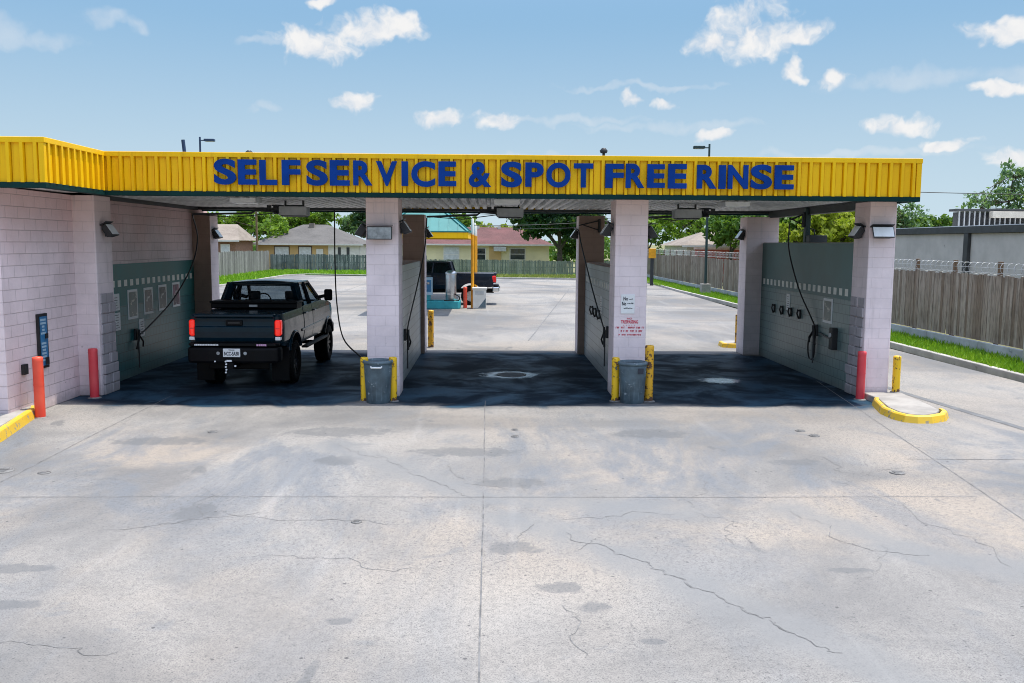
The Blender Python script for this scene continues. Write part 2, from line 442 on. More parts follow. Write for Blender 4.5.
M_grass = leaf_mat('grass blades', (.085, .24, .010), (.25, .42, .02), .35)
M_dry = leaf_mat('dry grass blades', (.15, .18, .03), (.3, .28, .09), .3)
M_turf = mat('turf soil', (.09, .20, .015), .95, var=.4, scale=4)
M_field = mat('dry field soil', (.16, .16, .07), .95, var=.35, scale=.3)
M_woodR = wood_mat('brown grey fence boards', (.175, .125, .09), (.33, .28, .235), (.04, .028, .02))
M_woodL = wood_mat('silver grey fence boards', (.34, .33, .315), (.13, .125, .12), (.05, .047, .043))
M_woodD = wood_mat('dark weathered fence boards', (.08, .10, .105), (.28, .29, .29), (.03, .035, .035))
M_woodG = wood_mat('green grey fence boards', (.13, .15, .12), (.30, .30, .26), (.05, .06, .05))
M_post = wood_mat('brown post wood', (.16, .10, .06), (.2, .13, .08), (.05, .03, .02))
M_galv = mat('galvanised wire', (.42, .43, .44), .4, metal=.6, var=.1)
M_stucco = mat('grey stucco', (.44, .42, .40), .9, var=.1, scale=1.2, bump=.3, dirt=((.22, .21, .2), .64))
M_bark = mat('tree bark', (.07, .055, .04), .95, var=.4, scale=6, bump=.6, bscale=20)
M_chrome = mat('chrome', (.75, .76, .78), .12, metal=1, var=.05)
M_steel = mat('brushed stainless steel', (.55, .56, .57), .3, metal=.9, var=.1)
M_tail = mat('red tail lamp plastic', (.85, .012, .008), .18, var=.08, spec=.7)
M_brake = mat('lit red tail lamp', (.85, .012, .008), .18, var=.08, spec=.7)
M_brake.node_tree.nodes['Principled BSDF'].inputs['Emission Color'].default_value = (1, .03, .012, 1); M_brake.node_tree.nodes['Principled BSDF'].inputs['Emission Strength'].default_value = .22
M_tyre = mat('tyre rubber', (.006, .006, .006), .85, var=.3, spec=.15)
M_trim = mat('black truck trim', (.003, .003, .004), .5, var=.3, spec=.15)
M_rimd = mat('black alloy rim', (.03, .03, .032), .35, metal=.6, var=.2)
M_plate = mat('number plate white', (.75, .76, .76), .4, var=.04)
M_ink = mat('dark lettering', (.02, .025, .04), .5, var=.1)
M_redink = mat('faded red lettering', (.60, .03, .07), .6, var=.25, scale=30)
M_turq = mat('turquoise island paint', (.03, .30, .34), .6, var=.2, scale=2, dirt=((.2, .28, .3), .66))
M_canopy = mat('teal standing seam roof', (.02, .175, .17), .4, var=.08, scale=1)
M_orange = mat('orange yellow post paint', (.76, .33, .008), .45, var=.15, dirt=((.45, .25, .03), .66))
M_panelblue = mat('blue machine panel', (.03, .16, .33), .4, var=.2, scale=5)
M_palepanel = mat('pale blue machine panel', (.35, .5, .6), .4, var=.15)
M_glassd = mat('dark window glass', (.02, .028, .03), .06, var=.3, spec=.7)
M_glassl = mat('pale drawn blind window', (.5, .53, .55), .25, var=.12)
M_beamc = mat('cream roof beam paint', (.46, .43, .37), .6, var=.1)
M_trimw = mat('white house trim', (.62, .61, .57), .6, var=.08)
M_lampblue = mat('dark blue lamp post paint', (.02, .045, .10), .45, var=.2)
M_lampgreen = mat('dark green lamp post paint', (.012, .035, .035), .45, var=.2)

SKY_STR = .15; SKY_SAT = .60; SKY_VAL = 1.0; CLOUD_B = .93; EXPO = 1.0; AIR = 1.0; DUST = .5; OZ = 2.0; ZEN = 1.7; SUN = 2.7
# ------------------------------------------------------------------ camera, sun, sky
H = 3.04
th = R(1.4); pt = math.atan(98.5/900); rl = R(.39)
fw = Vector((math.sin(th)*math.cos(pt), math.cos(th)*math.cos(pt), -math.sin(pt)))
r0 = Vector((math.cos(th), -math.sin(th), 0)); u0 = r0.cross(fw)
rt = r0*math.cos(rl)+u0*math.sin(rl); up = u0*math.cos(rl)-r0*math.sin(rl)
cd = bpy.data.cameras.new('camera'); cam = bpy.data.objects.new('camera', cd); COL.objects.link(cam)
cam.matrix_world = Matrix(((rt.x, up.x, -fw.x, 0), (rt.y, up.y, -fw.y, 0), (rt.z, up.z, -fw.z, H), (0, 0, 0, 1)))
cd.sensor_width = 36; cd.lens = 900/1024*36; cd.clip_end = 6000; cd.clip_start = .1
S.camera = cam

sd = Vector((.255, .06, 1)).normalized()          # towards the sun
sl = bpy.data.lights.new('sun', 'SUN'); sl.energy = SUN; sl.angle = R(.5); sl.color = (1, .93, .82)
so = bpy.data.objects.new('sun', sl); COL.objects.link(so); so.rotation_euler = (-sd).to_track_quat('-Z', 'Y').to_euler(); so.location = (0, 0, 60)

W = bpy.data.worlds.new('World'); S.world = W; W.use_nodes = True
wt = NT(W); bg = wt.n['Background']
sky = wt.new('ShaderNodeTexSky', sky_type='NISHITA', sun_disc=False)
sky.sun_elevation = math.asin(sd.z); sky.sun_rotation = math.atan2(sd.x, sd.y)
sky.air_density = AIR; sky.dust_density = DUST; sky.ozone_density = OZ; sky.altitude = 0
D0 = wt.new('ShaderNodeTexCoord').outputs['Generated']
wn_ = wt.new('ShaderNodeTexNoise'); wt.l.new(D0, wn_.inputs['Vector']); wn_.inputs['Scale'].default_value = 30; wn_.inputs['Detail'].default_value = 3
wv = wt.new('ShaderNodeVectorMath', operation='SUBTRACT'); wt.l.new(wn_.outputs['Color'], wv.inputs[0]); wv.inputs[1].default_value = (.5, .5, .5)
ws = wt.new('ShaderNodeVectorMath', operation='MULTIPLY_ADD'); wt.l.new(wv.outputs[0], ws.inputs[0]); ws.inputs[1].default_value = (.055, .055, .035); wt.l.new(D0, ws.inputs[2])
D = ws.outputs[0]
cn = wt.noise(D, 42, 6, .52, .1); cn2 = wt.noise(D, 22, 4, .55, .1, w=4)
clouds = [(-10.54,11.77,.0533,.0189),(-7.3,12.82,.0511,.02),(-8.25,8.53,.0211,.0133),(-3.36,7.64,.0233,.0111),(.37,7.57,.0278,.0122),
 (15.94,12.54,.0489,.032),(15.3,13.5,.02,.018),(13.57,11.8,.0267,.0144),(18.35,12.25,.0311,.0122),(18.04,9.93,.01,.0144),(20.52,9.7,.0211,.01),(29.21,11.57,.0322,.0122),
 (29.19,8.58,.0311,.0078),(24.01,6.82,.0356,.01),(26.62,5.66,.0244,.0067),(13.73,6.72,.0133,.0056),(8.96,8.87,.01,.0078),(10.73,8.66,.0133,.0056),
 (29.9,4.72,.0244,.0111),(-10.38,14.17,.0156,.0067),
 (-52,16,.09,.03),(-70,12,.08,.02),(48,14,.1,.035),(66,10,.07,.02),(100,25,.15,.06),(-120,22,.18,.06),(170,30,.2,.07)]
def dirv(az, el): return Vector((math.sin(R(az))*math.cos(R(el)), math.cos(R(az))*math.cos(R(el)), math.sin(R(el))))
def ell(az, el, a, b):
    c = dirv(az, el); r_ = Vector((math.cos(R(az)), -math.sin(R(az)), 0)); u_ = r_.cross(c)
    def dot(v):
        nd = wt.new('ShaderNodeVectorMath', operation='DOT_PRODUCT'); wt.l.new(D, nd.inputs[0]); nd.inputs[1].default_value = v; return nd.outputs['Value']
    du = dot(r_/a); dv = dot(u_/b)
    q = wt.math('ADD', wt.math('MULTIPLY', du, du), wt.math('MULTIPLY', dv, dv))
    front = wt.math('MULTIPLY', wt.math('LESS_THAN', dot(c), .5), 1000)
    return wt.math('ADD', q, front), dv
best = None
for cl in clouds:
    q, dv = ell(*cl)
    best = q if best is None else wt.math('MINIMUM', best, q)
nz = wt.math('ADD', wt.math('MULTIPLY', wt.math('SUBTRACT', cn, .5), 3.0), wt.math('MULTIPLY', wt.math('SUBTRACT', cn2, .5), 2.2))
e = wt.math('ADD', wt.math('SUBTRACT', .82, wt.math('MINIMUM', best, 6)), nz)
cm = wt.step(e, -.45, 1.0)
faint = None
for cl in [(-27.35,11.13,.035,.018),(-22.36,12.17,.033,.010),(-20.6,11.9,.014,.010),(-14.2,11.7,.03,.005),(-24.7,10.9,.04,.010),(4.0,7.7,.13,.006),(-13.7,7.8,.02,.006),(11,7.2,.10,.007),(9.5,9.5,.1,.004),(25,9.4,.12,.012),(1.5,5.2,.1,.008),(22,5.3,.12,.006)]:
    q, dv = ell(*cl)
    faint = q if faint is None else wt.math('MINIMUM', faint, q)
fm = wt.math('MULTIPLY', wt.step(wt.math('ADD', wt.math('SUBTRACT', 1.0, wt.math('MINIMUM', faint, 6)), wt.math('MULTIPLY', wt.math('SUBTRACT', cn2, .5), 3.0)), -.1, 1.4), .32)
el_ = wt.sep(D0)[2]
hs = wt.new('ShaderNodeHueSaturation'); hs.inputs['Saturation'].default_value = SKY_SAT; hs.inputs['Value'].default_value = SKY_VAL
grd = wt.step(el_, .2, .8, .7, ZEN)
KS = 1/(SKY_STR*2**EXPO)
lowc = wt.mix(wt.step(el_, -.02, .30), tuple(k*KS for k in (.60, .745, .83)), tuple(k*KS for k in (.25, .475, .735)))
wt.l.new(wt.mix(1.0, sky.outputs[0], wt.comb(grd, grd, grd), 'MULTIPLY'), hs.inputs['Color'])
skyc = wt.mix(wt.step(el_, .22, .45), lowc, hs.outputs[0])
CLB = CLOUD_B*KS
cc = wt.mix(wt.step(cn, .3, .7), (CLB*.86, CLB*.88, CLB*.92), (CLB, CLB*.99, CLB*.98))
col = wt.mix(wt.math('MAXIMUM', wt.math('MULTIPLY', cm, .97), fm), skyc, cc)
wt.l.new(col, bg.inputs[0]); bg.inputs[1].default_value = SKY_STR

vs = S.view_settings
S.display_settings.display_device = 'sRGB'
vs.view_transform = 'Standard'; vs.look = 'None'; vs.exposure = EXPO; vs.gamma = 1; vs.use_curve_mapping = False
S.cycles.filter_width = 1.0; S.cycles.max_bounces = 8; S.cycles.transparent_max_bounces = 12

# ------------------------------------------------------------------ ground
g = MB(); g.add([(-3000, -600, -.12), (3000, -600, -.12), (3000, 4000, -.12), (-3000, 4000, -.12)], [(0, 1, 2, 3)])
g.build('ground', M_field, tag=(None, None, None, 'structure'))

lot = MB()
LOT = [(-30, -14), (11.9, -14), (11.95, 20), (11.7, 41), (12.1, 60), (12.3, 74), (8, 76.5), (1, 77), (-8, 80.5), (-16.8, 83), (-18, 80), (-18, 62), (-19, 50), (-22, 40), (-30, 38)]
lot.add([(x, y, 0) for x, y in LOT], [list(range(len(LOT)))], 0)
def fractal(P, amp):
    for lev in range(3):
        Q = [P[0]]
        for a, b in zip(P, P[1:]):
            d = b-a; s = Vector((-d.y, d.x, 0)); Q += [a.lerp(b, random.uniform(.4, .6))+s*random.gauss(0, amp*4), b]
        P = Q
    return P
def strip(mb, pts, w, z, mi, jit=0, taper=False):
    P = fractal([Vector((x, y, 0)) for x, y in pts], jit) if jit else [Vector((x, y, 0)) for x, y in pts]
    n = len(P); vs_ = []
    for i, p in enumerate(P):
        d = (P[min(i+1, n-1)]-P[max(i-1, 0)]).normalized(); s = Vector((-d.y, d.x, 0))
        ww = w*(random.uniform(.45, 1.35) if jit else 1)
        if taper: ww *= .35+.65*math.sin(PI*(i+.3)/(n-.4))
        o = s*random.uniform(-.25, .25)*jit
        vs_ += [(p.x+o.x+s.x*ww/2, p.y+o.y+s.y*ww/2, z), (p.x+o.x-s.x*ww/2, p.y+o.y-s.y*ww/2, z)]
    mb.add(vs_, [(2*i, 2*i+1, 2*i+3, 2*i+2) for i in range(n-1)], mi)
def jag(a, b, n, amp):
    return [(a[0]+(b[0]-a[0])*i/n+random.uniform(-amp, amp), a[1]+(b[1]-a[1])*i/n+random.uniform(-amp, amp)) for i in range(n+1)]
# saw-cut joints
for a, b, w in [((-6.0, 2), (-6.28, 17.6), .015), ((-.06, 2), (-.09, 17.2), .015), ((5.2, 4), (7.36, 19.9), .015), ((-14, 10.57), (5.95, 10.56), .016),
                ((5.95, 12.5), (11.9, 12.35), .016), ((5.25, 60), (1.2, 28), .05), ((-7, 44), (9, 44), .05), ((-17, 62), (12, 60), .06), ((-9.5, 84), (-8.5, 27), .05)]:
    strip(lot, jag(a, b, 16, .008), w, .003, 2)
CR = [[(.82,9.23),(1.14,8.83),(1.43,8.42),(1.62,8.12),(1.81,7.69),(2.03,7.35),(2.14,7.14),(2.32,7.02),(2.39,6.75),(2.5,6.51),(2.65,6.4)],
[(.22,8.61),(.34,9.15),(.49,9.57)],[(.75,9.66),(1.38,9.8),(2.12,9.88)],[(4.81,13.06),(4.66,11.87),(4.99,11.69),(5.17,11.48)],[(5.01,11.74),(5.51,11.93),(5.82,12.01)],
[(3.52,10.13),(3.74,9.47),(3.77,8.74),(4.01,8.59),(4.35,8.52)],[(2.49,8.82),(2.52,9.3),(2.68,9.84)],[(5.08,10.44),(4.98,9.3),(4.98,8.17)],[(.62,7.31),(.7,6.82),(.71,6.34)],
[(2.45,10.03),(2.54,10.65),(2.76,11.48)],[(.85,8.68),(1.05,8.91),(1.15,9.06)],[(-3.71,6.63),(-3.46,6.59),(-3.22,6.54),(-2.94,6.41),(-2.75,6.5)],
[(-4.16,9.32),(-3.63,9.46),(-3.17,9.67),(-2.47,9.94)],[(-3.19,9.41),(-3.44,10.24),(-3.59,10.99)],[(-2.14,8.55),(-1.73,8.44),(-1.23,8.34),(-.74,8.2),(-.37,8.23)],
[(-1.61,13.03),(-1.23,12.13),(-.84,11.47),(-.43,10.87),(-.11,10.4)],[(-.84,12.42),(-.53,11.86),(-.12,11.1),(.28,10.87)],[(-3.06,10.04),(-1.97,9.66),(-1.42,9.66),(-.76,9.57)],
[(-2.28,13.52),(-1.86,12.71),(-1.52,12.56)],[(.05,8.26),(.22,8.47)]]
for i, c in enumerate(CR):
    strip(lot, c, .024 if i == 0 else .009, .003, 1, .035, True)
for _ in range(10):    # hairline cracks
    a = random.uniform(0, 2*PI); p = Vector((random.uniform(-6, 6), random.uniform(5.5, 15.5))); L_ = [p.to_tuple()]
    for k in range(random.randint(3, 6)):
        a += random.gauss(0, .55); p = p+Vector((math.cos(a), math.sin(a)))*random.uniform(.12, .4); L_.append(p.to_tuple())
    strip(lot, L_, .006, .003, 1, .03, True)
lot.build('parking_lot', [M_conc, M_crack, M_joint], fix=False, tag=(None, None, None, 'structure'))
st = MB(); strip(st, [(9.35, 8), (8.95, 14.6), (8.57, 18.4), (8.2, 26)], .17, .005, 0)
st.build('sealed_road_strip', M_asph, fix=False, tag=(None, None, None, 'structure'))

# kerbs round the back and right edges
def kerb(pts, w, h, name, m):
    mb = MB(); n = len(pts); P = [Vector((*p, 0)) for p in pts]
    L = []; Rr = []
    for i in range(n):
        d = (P[min(i+1, n-1)]-P[max(i-1, 0)]).normalized(); s = Vector((-d.y, d.x, 0))
        L.append(P[i]+s*w/2); Rr.append(P[i]-s*w/2)
    vs_ = []
    for i in range(n): vs_ += [(*L[i].xy, -.05), (*L[i].xy, h), (*Rr[i].xy, h), (*Rr[i].xy, -.05)]
    fs = [(4*i+k, 4*i+k+1, 4*i+k+5, 4*i+k+4) for i in range(n-1) for k in range(3)]
    mb.add(vs_, fs)
    return mb.build(name, m, bevel=.02, tag=(None, None, None, 'structure'))
kr = [(12.0, -14)]+[(12.02+.22*math.sin(y*.05)-.0*y, y) for y in range(-8, 60, 3)]+[(12.3, 66), (12.2, 73), (9, 75.8), (1, 76.8), (-8, 80.3), (-16.8, 83.1), (-18.1, 80), (-18.1, 62), (-19.1, 50)]
kerb(kr, .17, .13, 'kerb', M_kerb)
# verges
vg = MB()
VR = [(12.05, -14), (14.0, -14), (14.0, 84), (12.05, 76)]
vg.add([(12.05, -14, .06), (14.1, -14, .06), (14.1, 90, .06), (12.3, 76, .06)], [(0, 1, 2, 3)])
vg.add([(12.3, 76, .06), (14.1, 90, .06), (-22.5, 95, .06), (-18, 83, .06), (-8, 80.3, .06), (1, 76.9, .06)], [(0, 1, 2, 3, 4, 5)])
vg.add([(-18.1, 83, .062), (-22.5, 95, .062), (-22.5, 40, .062), (-19.1, 50, .062), (-18.1, 62, .062)], [(0, 1, 2, 3, 4)])
vg.build('grass_verge', M_turf, fix=False, tag=(None, None, None, 'structure'))
def grass(name, n, fx, h, w, m, kind='stuff', z=.055):
    pts = np.array([fx() for _ in range(n)]); a = rng.uniform(0, 2*PI, n); hh = h*rng.uniform(.5, 1.4, n); ln = rng.normal(0, .35, (n, 2))*hh[:, None]
    sc = w*rng.uniform(.6, 1.3, n)
    dx = np.cos(a)*sc; dy = np.sin(a)*sc
    v = np.zeros((n, 3, 3)); v[:, 0] = np.stack([pts[:, 0]-dx, pts[:, 1]-dy, np.full(n, z)], 1); v[:, 1] = np.stack([pts[:, 0]+dx, pts[:, 1]+dy, np.full(n, z)], 1)
    v[:, 2] = np.stack([pts[:, 0]+ln[:, 0], pts[:, 1]+ln[:, 1], z+hh], 1)
    me = bpy.data.meshes.new(name); me.from_pydata(v.reshape(-1, 3).tolist(), [], np.arange(3*n).reshape(n, 3).tolist()); me.materials.append(m)
    o = bpy.data.objects.new(name, me); COL.objects.link(o); o['kind'] = kind
    return o
def g_right():
    y = 6+80*random.random()**1.35; x = 12.16+.1*math.sin(y*.05)+random.random()**1.1*1.6
    return x, y
settag(grass('grass', 34000, g_right, .15, .028, M_grass), 'bright green grass strip along the brown board fence on the right', 'grass')
def g_left():
    y = random.uniform(50, 92); x0 = -18.2-(0 if y > 62 else (62-y)*.09)
    return random.uniform(-22.2, x0), y
def g_back():
    x = random.uniform(-22, -5); y0 = 83.2 if x < -16.8 else 80.6+(-8-x)*.29
    return x, random.uniform(min(y0, 84), 92)
settag(grass('grass', 9000, lambda: g_left() if random.random() < .55 else g_back(), .22, .07, M_grass), 'bright green grass below the grey fences behind the left bay', 'grass')
def g_dry():
    x = random.uniform(-5, 12); return x, random.uniform(77.3 if x > 1 else 79.6, 84)
settag(grass('grass', 6000, g_dry, .14, .06, M_dry), 'dry yellowish grass along the low fence behind the middle bay', 'grass')

# islands with painted kerbs at both ends of the building
def island(name, poly, yellow, h):
    mb = MB(); mb.prism(poly, -.02, h-.006)
    mb.build(name, M_island, bevel=.02, tag=(None, None, None, 'structure'))
    n = len(yellow); P = [Vector((*p, 0)) for p in yellow]; k = MB(); vs_ = []
    for i in range(n):
        d = (P[min(i+1, n-1)]-P[max(i-1, 0)]).normalized(); s = Vector((-d.y, d.x, 0))
        o = P[i]-s*.02; q = P[i]+s*.10
        t_ = P[i]+s*.02
        vs_ += [(*o.xy, -.02), (*t_.xy, h-.02), ((t_.x*.7+q.x*.3), (t_.y*.7+q.y*.3), h), (*q.xy, h), (*q.xy, -.02)]
    k.add(vs_, [(5*i+a, 5*i+a+1, 5*i+a+6, 5*i+a+5) for i in range(n-1) for a in range(4)]+[(0, 1, 2, 3, 4), tuple(5*(n-1)+a for a in range(5))], 0, False)
    return k
ka = island('kerb_island', [(-8.05, 16.0), (-8.0, 15.85), (-7.92, 15.5), (-7.56, 13.6), (-7.42, 12.4), (-7.42, 9), (-14, 9), (-14, 15.0), (-8.05, 15.0)],
            None or [(-7.93, 15.75), (-7.83, 15.55), (-7.76, 15.2), (-7.40, 13.6), (-7.26, 12.4), (-7.26, 9)][::-1], .16)
o_ = ka.build('yellow_kerb', M_yelk, tag=(None, None, None, 'structure'))
kb = island('kerb_island', [(7.46, 17.6), (7.46, 16.9), (7.25, 15.95), (7.25, 15.5), (7.33, 15.32), (7.55, 15.24), (7.85, 15.42), (8.05, 15.7), (8.12, 16.2), (8.22, 17.6)],
            [(7.40, 17.0), (7.30, 16.75), (7.10, 15.95), (7.09, 15.45), (7.18, 15.18), (7.36, 15.07), (7.62, 15.08), (7.95, 15.28), (8.16, 15.6), (8.19, 15.8)], .13)
o_ = kb.build('yellow_kerb', M_yelk, tag=(None, None, None, 'structure'))
kc = island('kerb_island', [(6.95, 26.4), (7.5, 26.15), (8.0, 26.3), (8.0, 27.2), (7.5, 27.3), (7.0, 27.1)],
            [(6.93, 27.0), (6.88, 26.4), (7.5, 26.05), (8.02, 26.3)], .13)
kc.build('yellow_kerb', M_yelk, tag=(None, None, None, 'structure'))

# ------------------------------------------------------------------ the car wash building
B = empty('car_wash_building', (0, 17, 0), 'open three bay self service car wash with ribbed yellow fascia and lilac block pillars', 'car wash')
def bp(mb, name, m, bevel=0, label=None, parent=None):     # a part given in world metres
    o = mb.build(name, m, parent or B, bevel)
    if parent is None or parent is B: o.matrix_parent_inverse = Matrix.Translation((0, -17, 0))
    if label: o['label'] = label
    return o
PX = [(-8.2, -7.62), (-2.42, -1.79), (2.44, 3.08), (7.45, 7.98)]
for i, (a, b_) in enumerate(PX):
    bp(MB().box(a, b_, 17.66, 18.42, 0, 3.90), 'pillar', M_lilac, .015)
for i, (a, b_) in enumerate([(-8.12, -7.55), (-2.39, -1.79), (2.40, 3.1), (7.0, 7.88)]):
    mb = MB().box(a, b_, 24.6, 25.3, 0, 3.79, 1); mb.m[2] = 0 if i < 3 else 1  # shade of the front face put into its brown; other faces lilac
    bp(mb, 'pillar', [M_brown, M_lilac, M_pinkwall], .015, 'lilac back pillar with shade painted brown on its front' if i < 3 else None)
# split-face blocks bonded to the inner faces of the outer pillars
for x0, sgn in ((-7.62, 1), (7.45, -1)):
    mb = MB()
    for r_ in range(10):
        for c_ in range(2):
            y0 = 17.75+c_*.32+random.uniform(-.03, .02); d = random.uniform(.012, .04)+(.035 if r_ < 3 else 0)
            xs = sorted((x0-sgn*.05, x0+sgn*d)); mb.box(xs[0], xs[1], y0, y0+.32, r_*.2+.004, r_*.2+.196)
    bp(mb, 'rough_block_facing', M_rough, .018)
# left bay wall: dusty pink above, tiled below
bp(MB().box(-8.5, -8.05, 18.42, 24.6, 0, 3.9), 'bay_wall', M_pinkwall)
bp(MB().box(-8.05, -8.02, 18.42, 24.6, 0, 1.62), 'tile_cladding', M_tileL)
def band(X, dirx, y0, y1, n, z0, z1, mb, m):
    p = (y1-y0)/n
    for i in range(n):
        xs = sorted((X, X+dirx*.006)); mb.box(xs[0], xs[1], y0+i*p+p*.25, y0+i*p+p*.75, z0, z1, 1)
    return bp(mb, 'tile_cladding', m)
band(-8.019, 1, 18.5, 24.5, 18, 2.04, 2.18, MB().box(-8.05, -8.019, 18.42, 24.6, 1.622, 2.53), [M_teal, M_white])
# wall between left and middle bay
bp(MB().box(-2.30, -1.93, 18.42, 24.6, 0, 2.56), 'bay_wall', M_brown)
bp(MB().box(-1.93, -1.90, 18.42, 24.6, 0, 2.54), 'tile_cladding', M_tileP)
bp(MB().box(-2.33, -2.30, 18.42, 24.6, 0, 2.54), 'tile_cladding', M_tileR)
# wall between middle and right bay
bp(MB().box(2.62, 2.98, 18.42, 24.6, 0, 2.54), 'bay_wall', M_brown)
bp(MB().box(2.98, 3.01, 18.42, 24.6, 0, 2.52), 'tile_cladding', M_tileR)
band(2.59, -1, 18.6, 24.4, 18, 2.04, 2.16, MB().box(2.59, 2.62, 18.42, 24.6, 0, 2.52), [M_tileP, M_white])
# right end wall
bp(MB().box(7.48, 7.88, 18.42, 24.6, 0, 3.10), 'bay_wall', M_stucco)
bp(MB().box(7.45, 7.48, 18.42, 24.6, 0, 1.9), 'tile_cladding', M_tileR)
band(7.451, -1, 18.5, 24.5, 19, 1.98, 2.13, MB().box(7.451, 7.48, 18.42, 24.6, 1.902, 3.08), [M_grteal, M_white])
# projecting block on the left
bp(MB().box(-16, -8.04, 15.02, 26, 0, 3.9), 'office_block_wall', M_lilacw, .01)
# roof, soffit, beams
bp(MB().box(-16, 8.0, 17.12, 25.5, 4.05, 4.4).box(-16, -7.22, 14.85, 17.12, 4.05, 4.38), 'roof', M_beam)
sf = MB(); vs_ = []; n = 0
x = -8.0
prof = []
while x < 8.0:
    prof += [(x, 4.045), (x+.025, 3.955), (x+.115, 3.955), (x+.14, 4.045)]; x += .21
for i, (px_, pz) in enumerate(prof): vs_ += [(px_, 17.08, pz), (px_, 25.5, pz)]
sf.add(vs_, [(2*i, 2*i+1, 2*i+3, 2*i+2) for i in range(len(prof)-1)])
bp(sf, 'soffit', M_soffit)
bp(MB().box(-16, -7.2, 14.82, 17.4, 3.93, 3.97), 'soffit', M_soffit)
bp(MB().box(-8.0, 7.95, 24.85, 25.0, 3.89, 3.955), 'roof_beam', M_beam)
bp(MB().box(7.62, 7.86, 18.42, 24.75, 3.77, 3.95), 'roof_beam', M_beam)
bp(MB().box(-8.02, -7.90, 18.42, 24.75, 3.87, 3.95), 'roof_beam', M_beam)
bp(MB().box(7.56, 7.68, 21.6, 21.75, 3.08, 3.93), 'roof_post', M_lampgreen, .01)
# fascia: ribbed sheet on four sides
def ribbed(p0, p1, z0, z1, off):
    p0 = Vector((*p0, 0)); p1 = Vector((*p1, 0)); d = (p1-p0); L = d.length; d.normalize(); nrm = Vector((d.y, -d.x, 0))
    pr = [(0, 0)]; n = max(1, round(L/.218)); p = L/n
    for i in range(n):
        a = i*p+p*.5
        pr += [(a-.054, 0), (a-.052, -.03), (a-.036, -.03), (a-.030, .045), (a+.024, .045), (a+.036, -.03), (a+.044, -.03), (a+.046, 0)]
    pr.append((L, 0)); vs_ = []
    for a, o in pr:
        q = p0+d*a+nrm*(o+off); vs_ += [(q.x, q.y, z0), (q.x, q.y, z1)]
    return vs_, [(2*i, 2*i+2, 2*i+3, 2*i+1) for i in range(len(pr)-1)]
runs = [((-7.13, 17.0), (8.06, 17.0)), ((-7.13, 14.75), (-7.13, 17.0)), ((-16, 14.75), (-7.13, 14.75)), ((8.06, 17.0), (8.06, 25.6)), ((8.06, 25.6), (-16, 25.6))]
for a, b_ in runs:
    v, f = ribbed(a, b_, 3.95, 4.58, 0); m_ = MB().add(v, f); bp(m_, 'fascia_panel', M_yellow)
    d = Vector((b_[0]-a[0], b_[1]-a[1], 0)).normalized(); nr = Vector((d.y, -d.x, 0))
    def tr(z0, z1, o0, o1, ext):
        A = Vector((*a, 0))-d*ext; E_ = Vector((*b_, 0))+d*ext
        mb = MB(); q = [A+nr*o1, E_+nr*o1, E_+nr*o0, A+nr*o0]
        mb.prism([(k.x, k.y) for k in q], z0, z1); return mb
    inner = (a == (-7.13, 14.75))
    bp(tr(4.575, 4.665, -.12, .045, .0 if inner else .042), 'fascia_cap', M_yellow, .008)
    bp(tr(3.865, 3.955, -.10, .035, .0 if inner else .033), 'fascia_base_trim', M_gtrim, .006)
    bp(tr(3.95, 4.58, -.08, -.05, 0), 'fascia_backing', M_yellow)
# corner trim where the left block turns
bp(MB().box(-7.19, -7.10, 14.715, 14.80, 3.95, 4.58), 'corner_trim', M_yellow, .006)
bp(MB().box(8.0, 8.095, 16.965, 17.06, 3.95, 4.58), 'corner_trim', M_yellow, .006)

# sign lettering
SG = empty('sign_lettering', (0, 16.97, 4.3), 'row of bold blue letters reading SELFSERVICE & SPOT FREE RINSE on the yellow fascia', 'sign')
LET = [('S',-5.09,-4.69),('E',-4.65,-4.31),('L',-4.26,-3.94),('F',-3.85,-3.51),('S',-3.4,-3.01),('E',-2.97,-2.61),('R',-2.54,-2.19),('V',-2.12,-1.73),('I',-1.65,-1.53),('C',-1.47,-1.03),('E',-.97,-.64),('&',-.41,.01),
('S',.19,.58),('P',.64,.98),('O',1.03,1.48),('T',1.54,1.9),('F',2.13,2.47),('R',2.51,2.86),('E',2.91,3.24),('E',3.3,3.65),('R',3.84,4.21),('I',4.25,4.38),('N',4.42,4.8),('S',4.85,5.25),('E',5.3,5.66)]
for ch, a, b_ in LET:
    mb = MB()
    zt = 4.535-.022*(a+5)/10.; zb = 4.075
    if ch in 'SOC&': zt += .008; zb -= .008
    fit_text(mb, ch, a, b_, zb+random.uniform(-.006, .006), zt+random.uniform(-.006, .006), 16.952, .05, .036 if ch != '&' else .030)
    o = mb.build('letter', M_blue, SG, .004, 1); o.matrix_parent_inverse = Matrix.Translation((0, -16.97, -4.3))
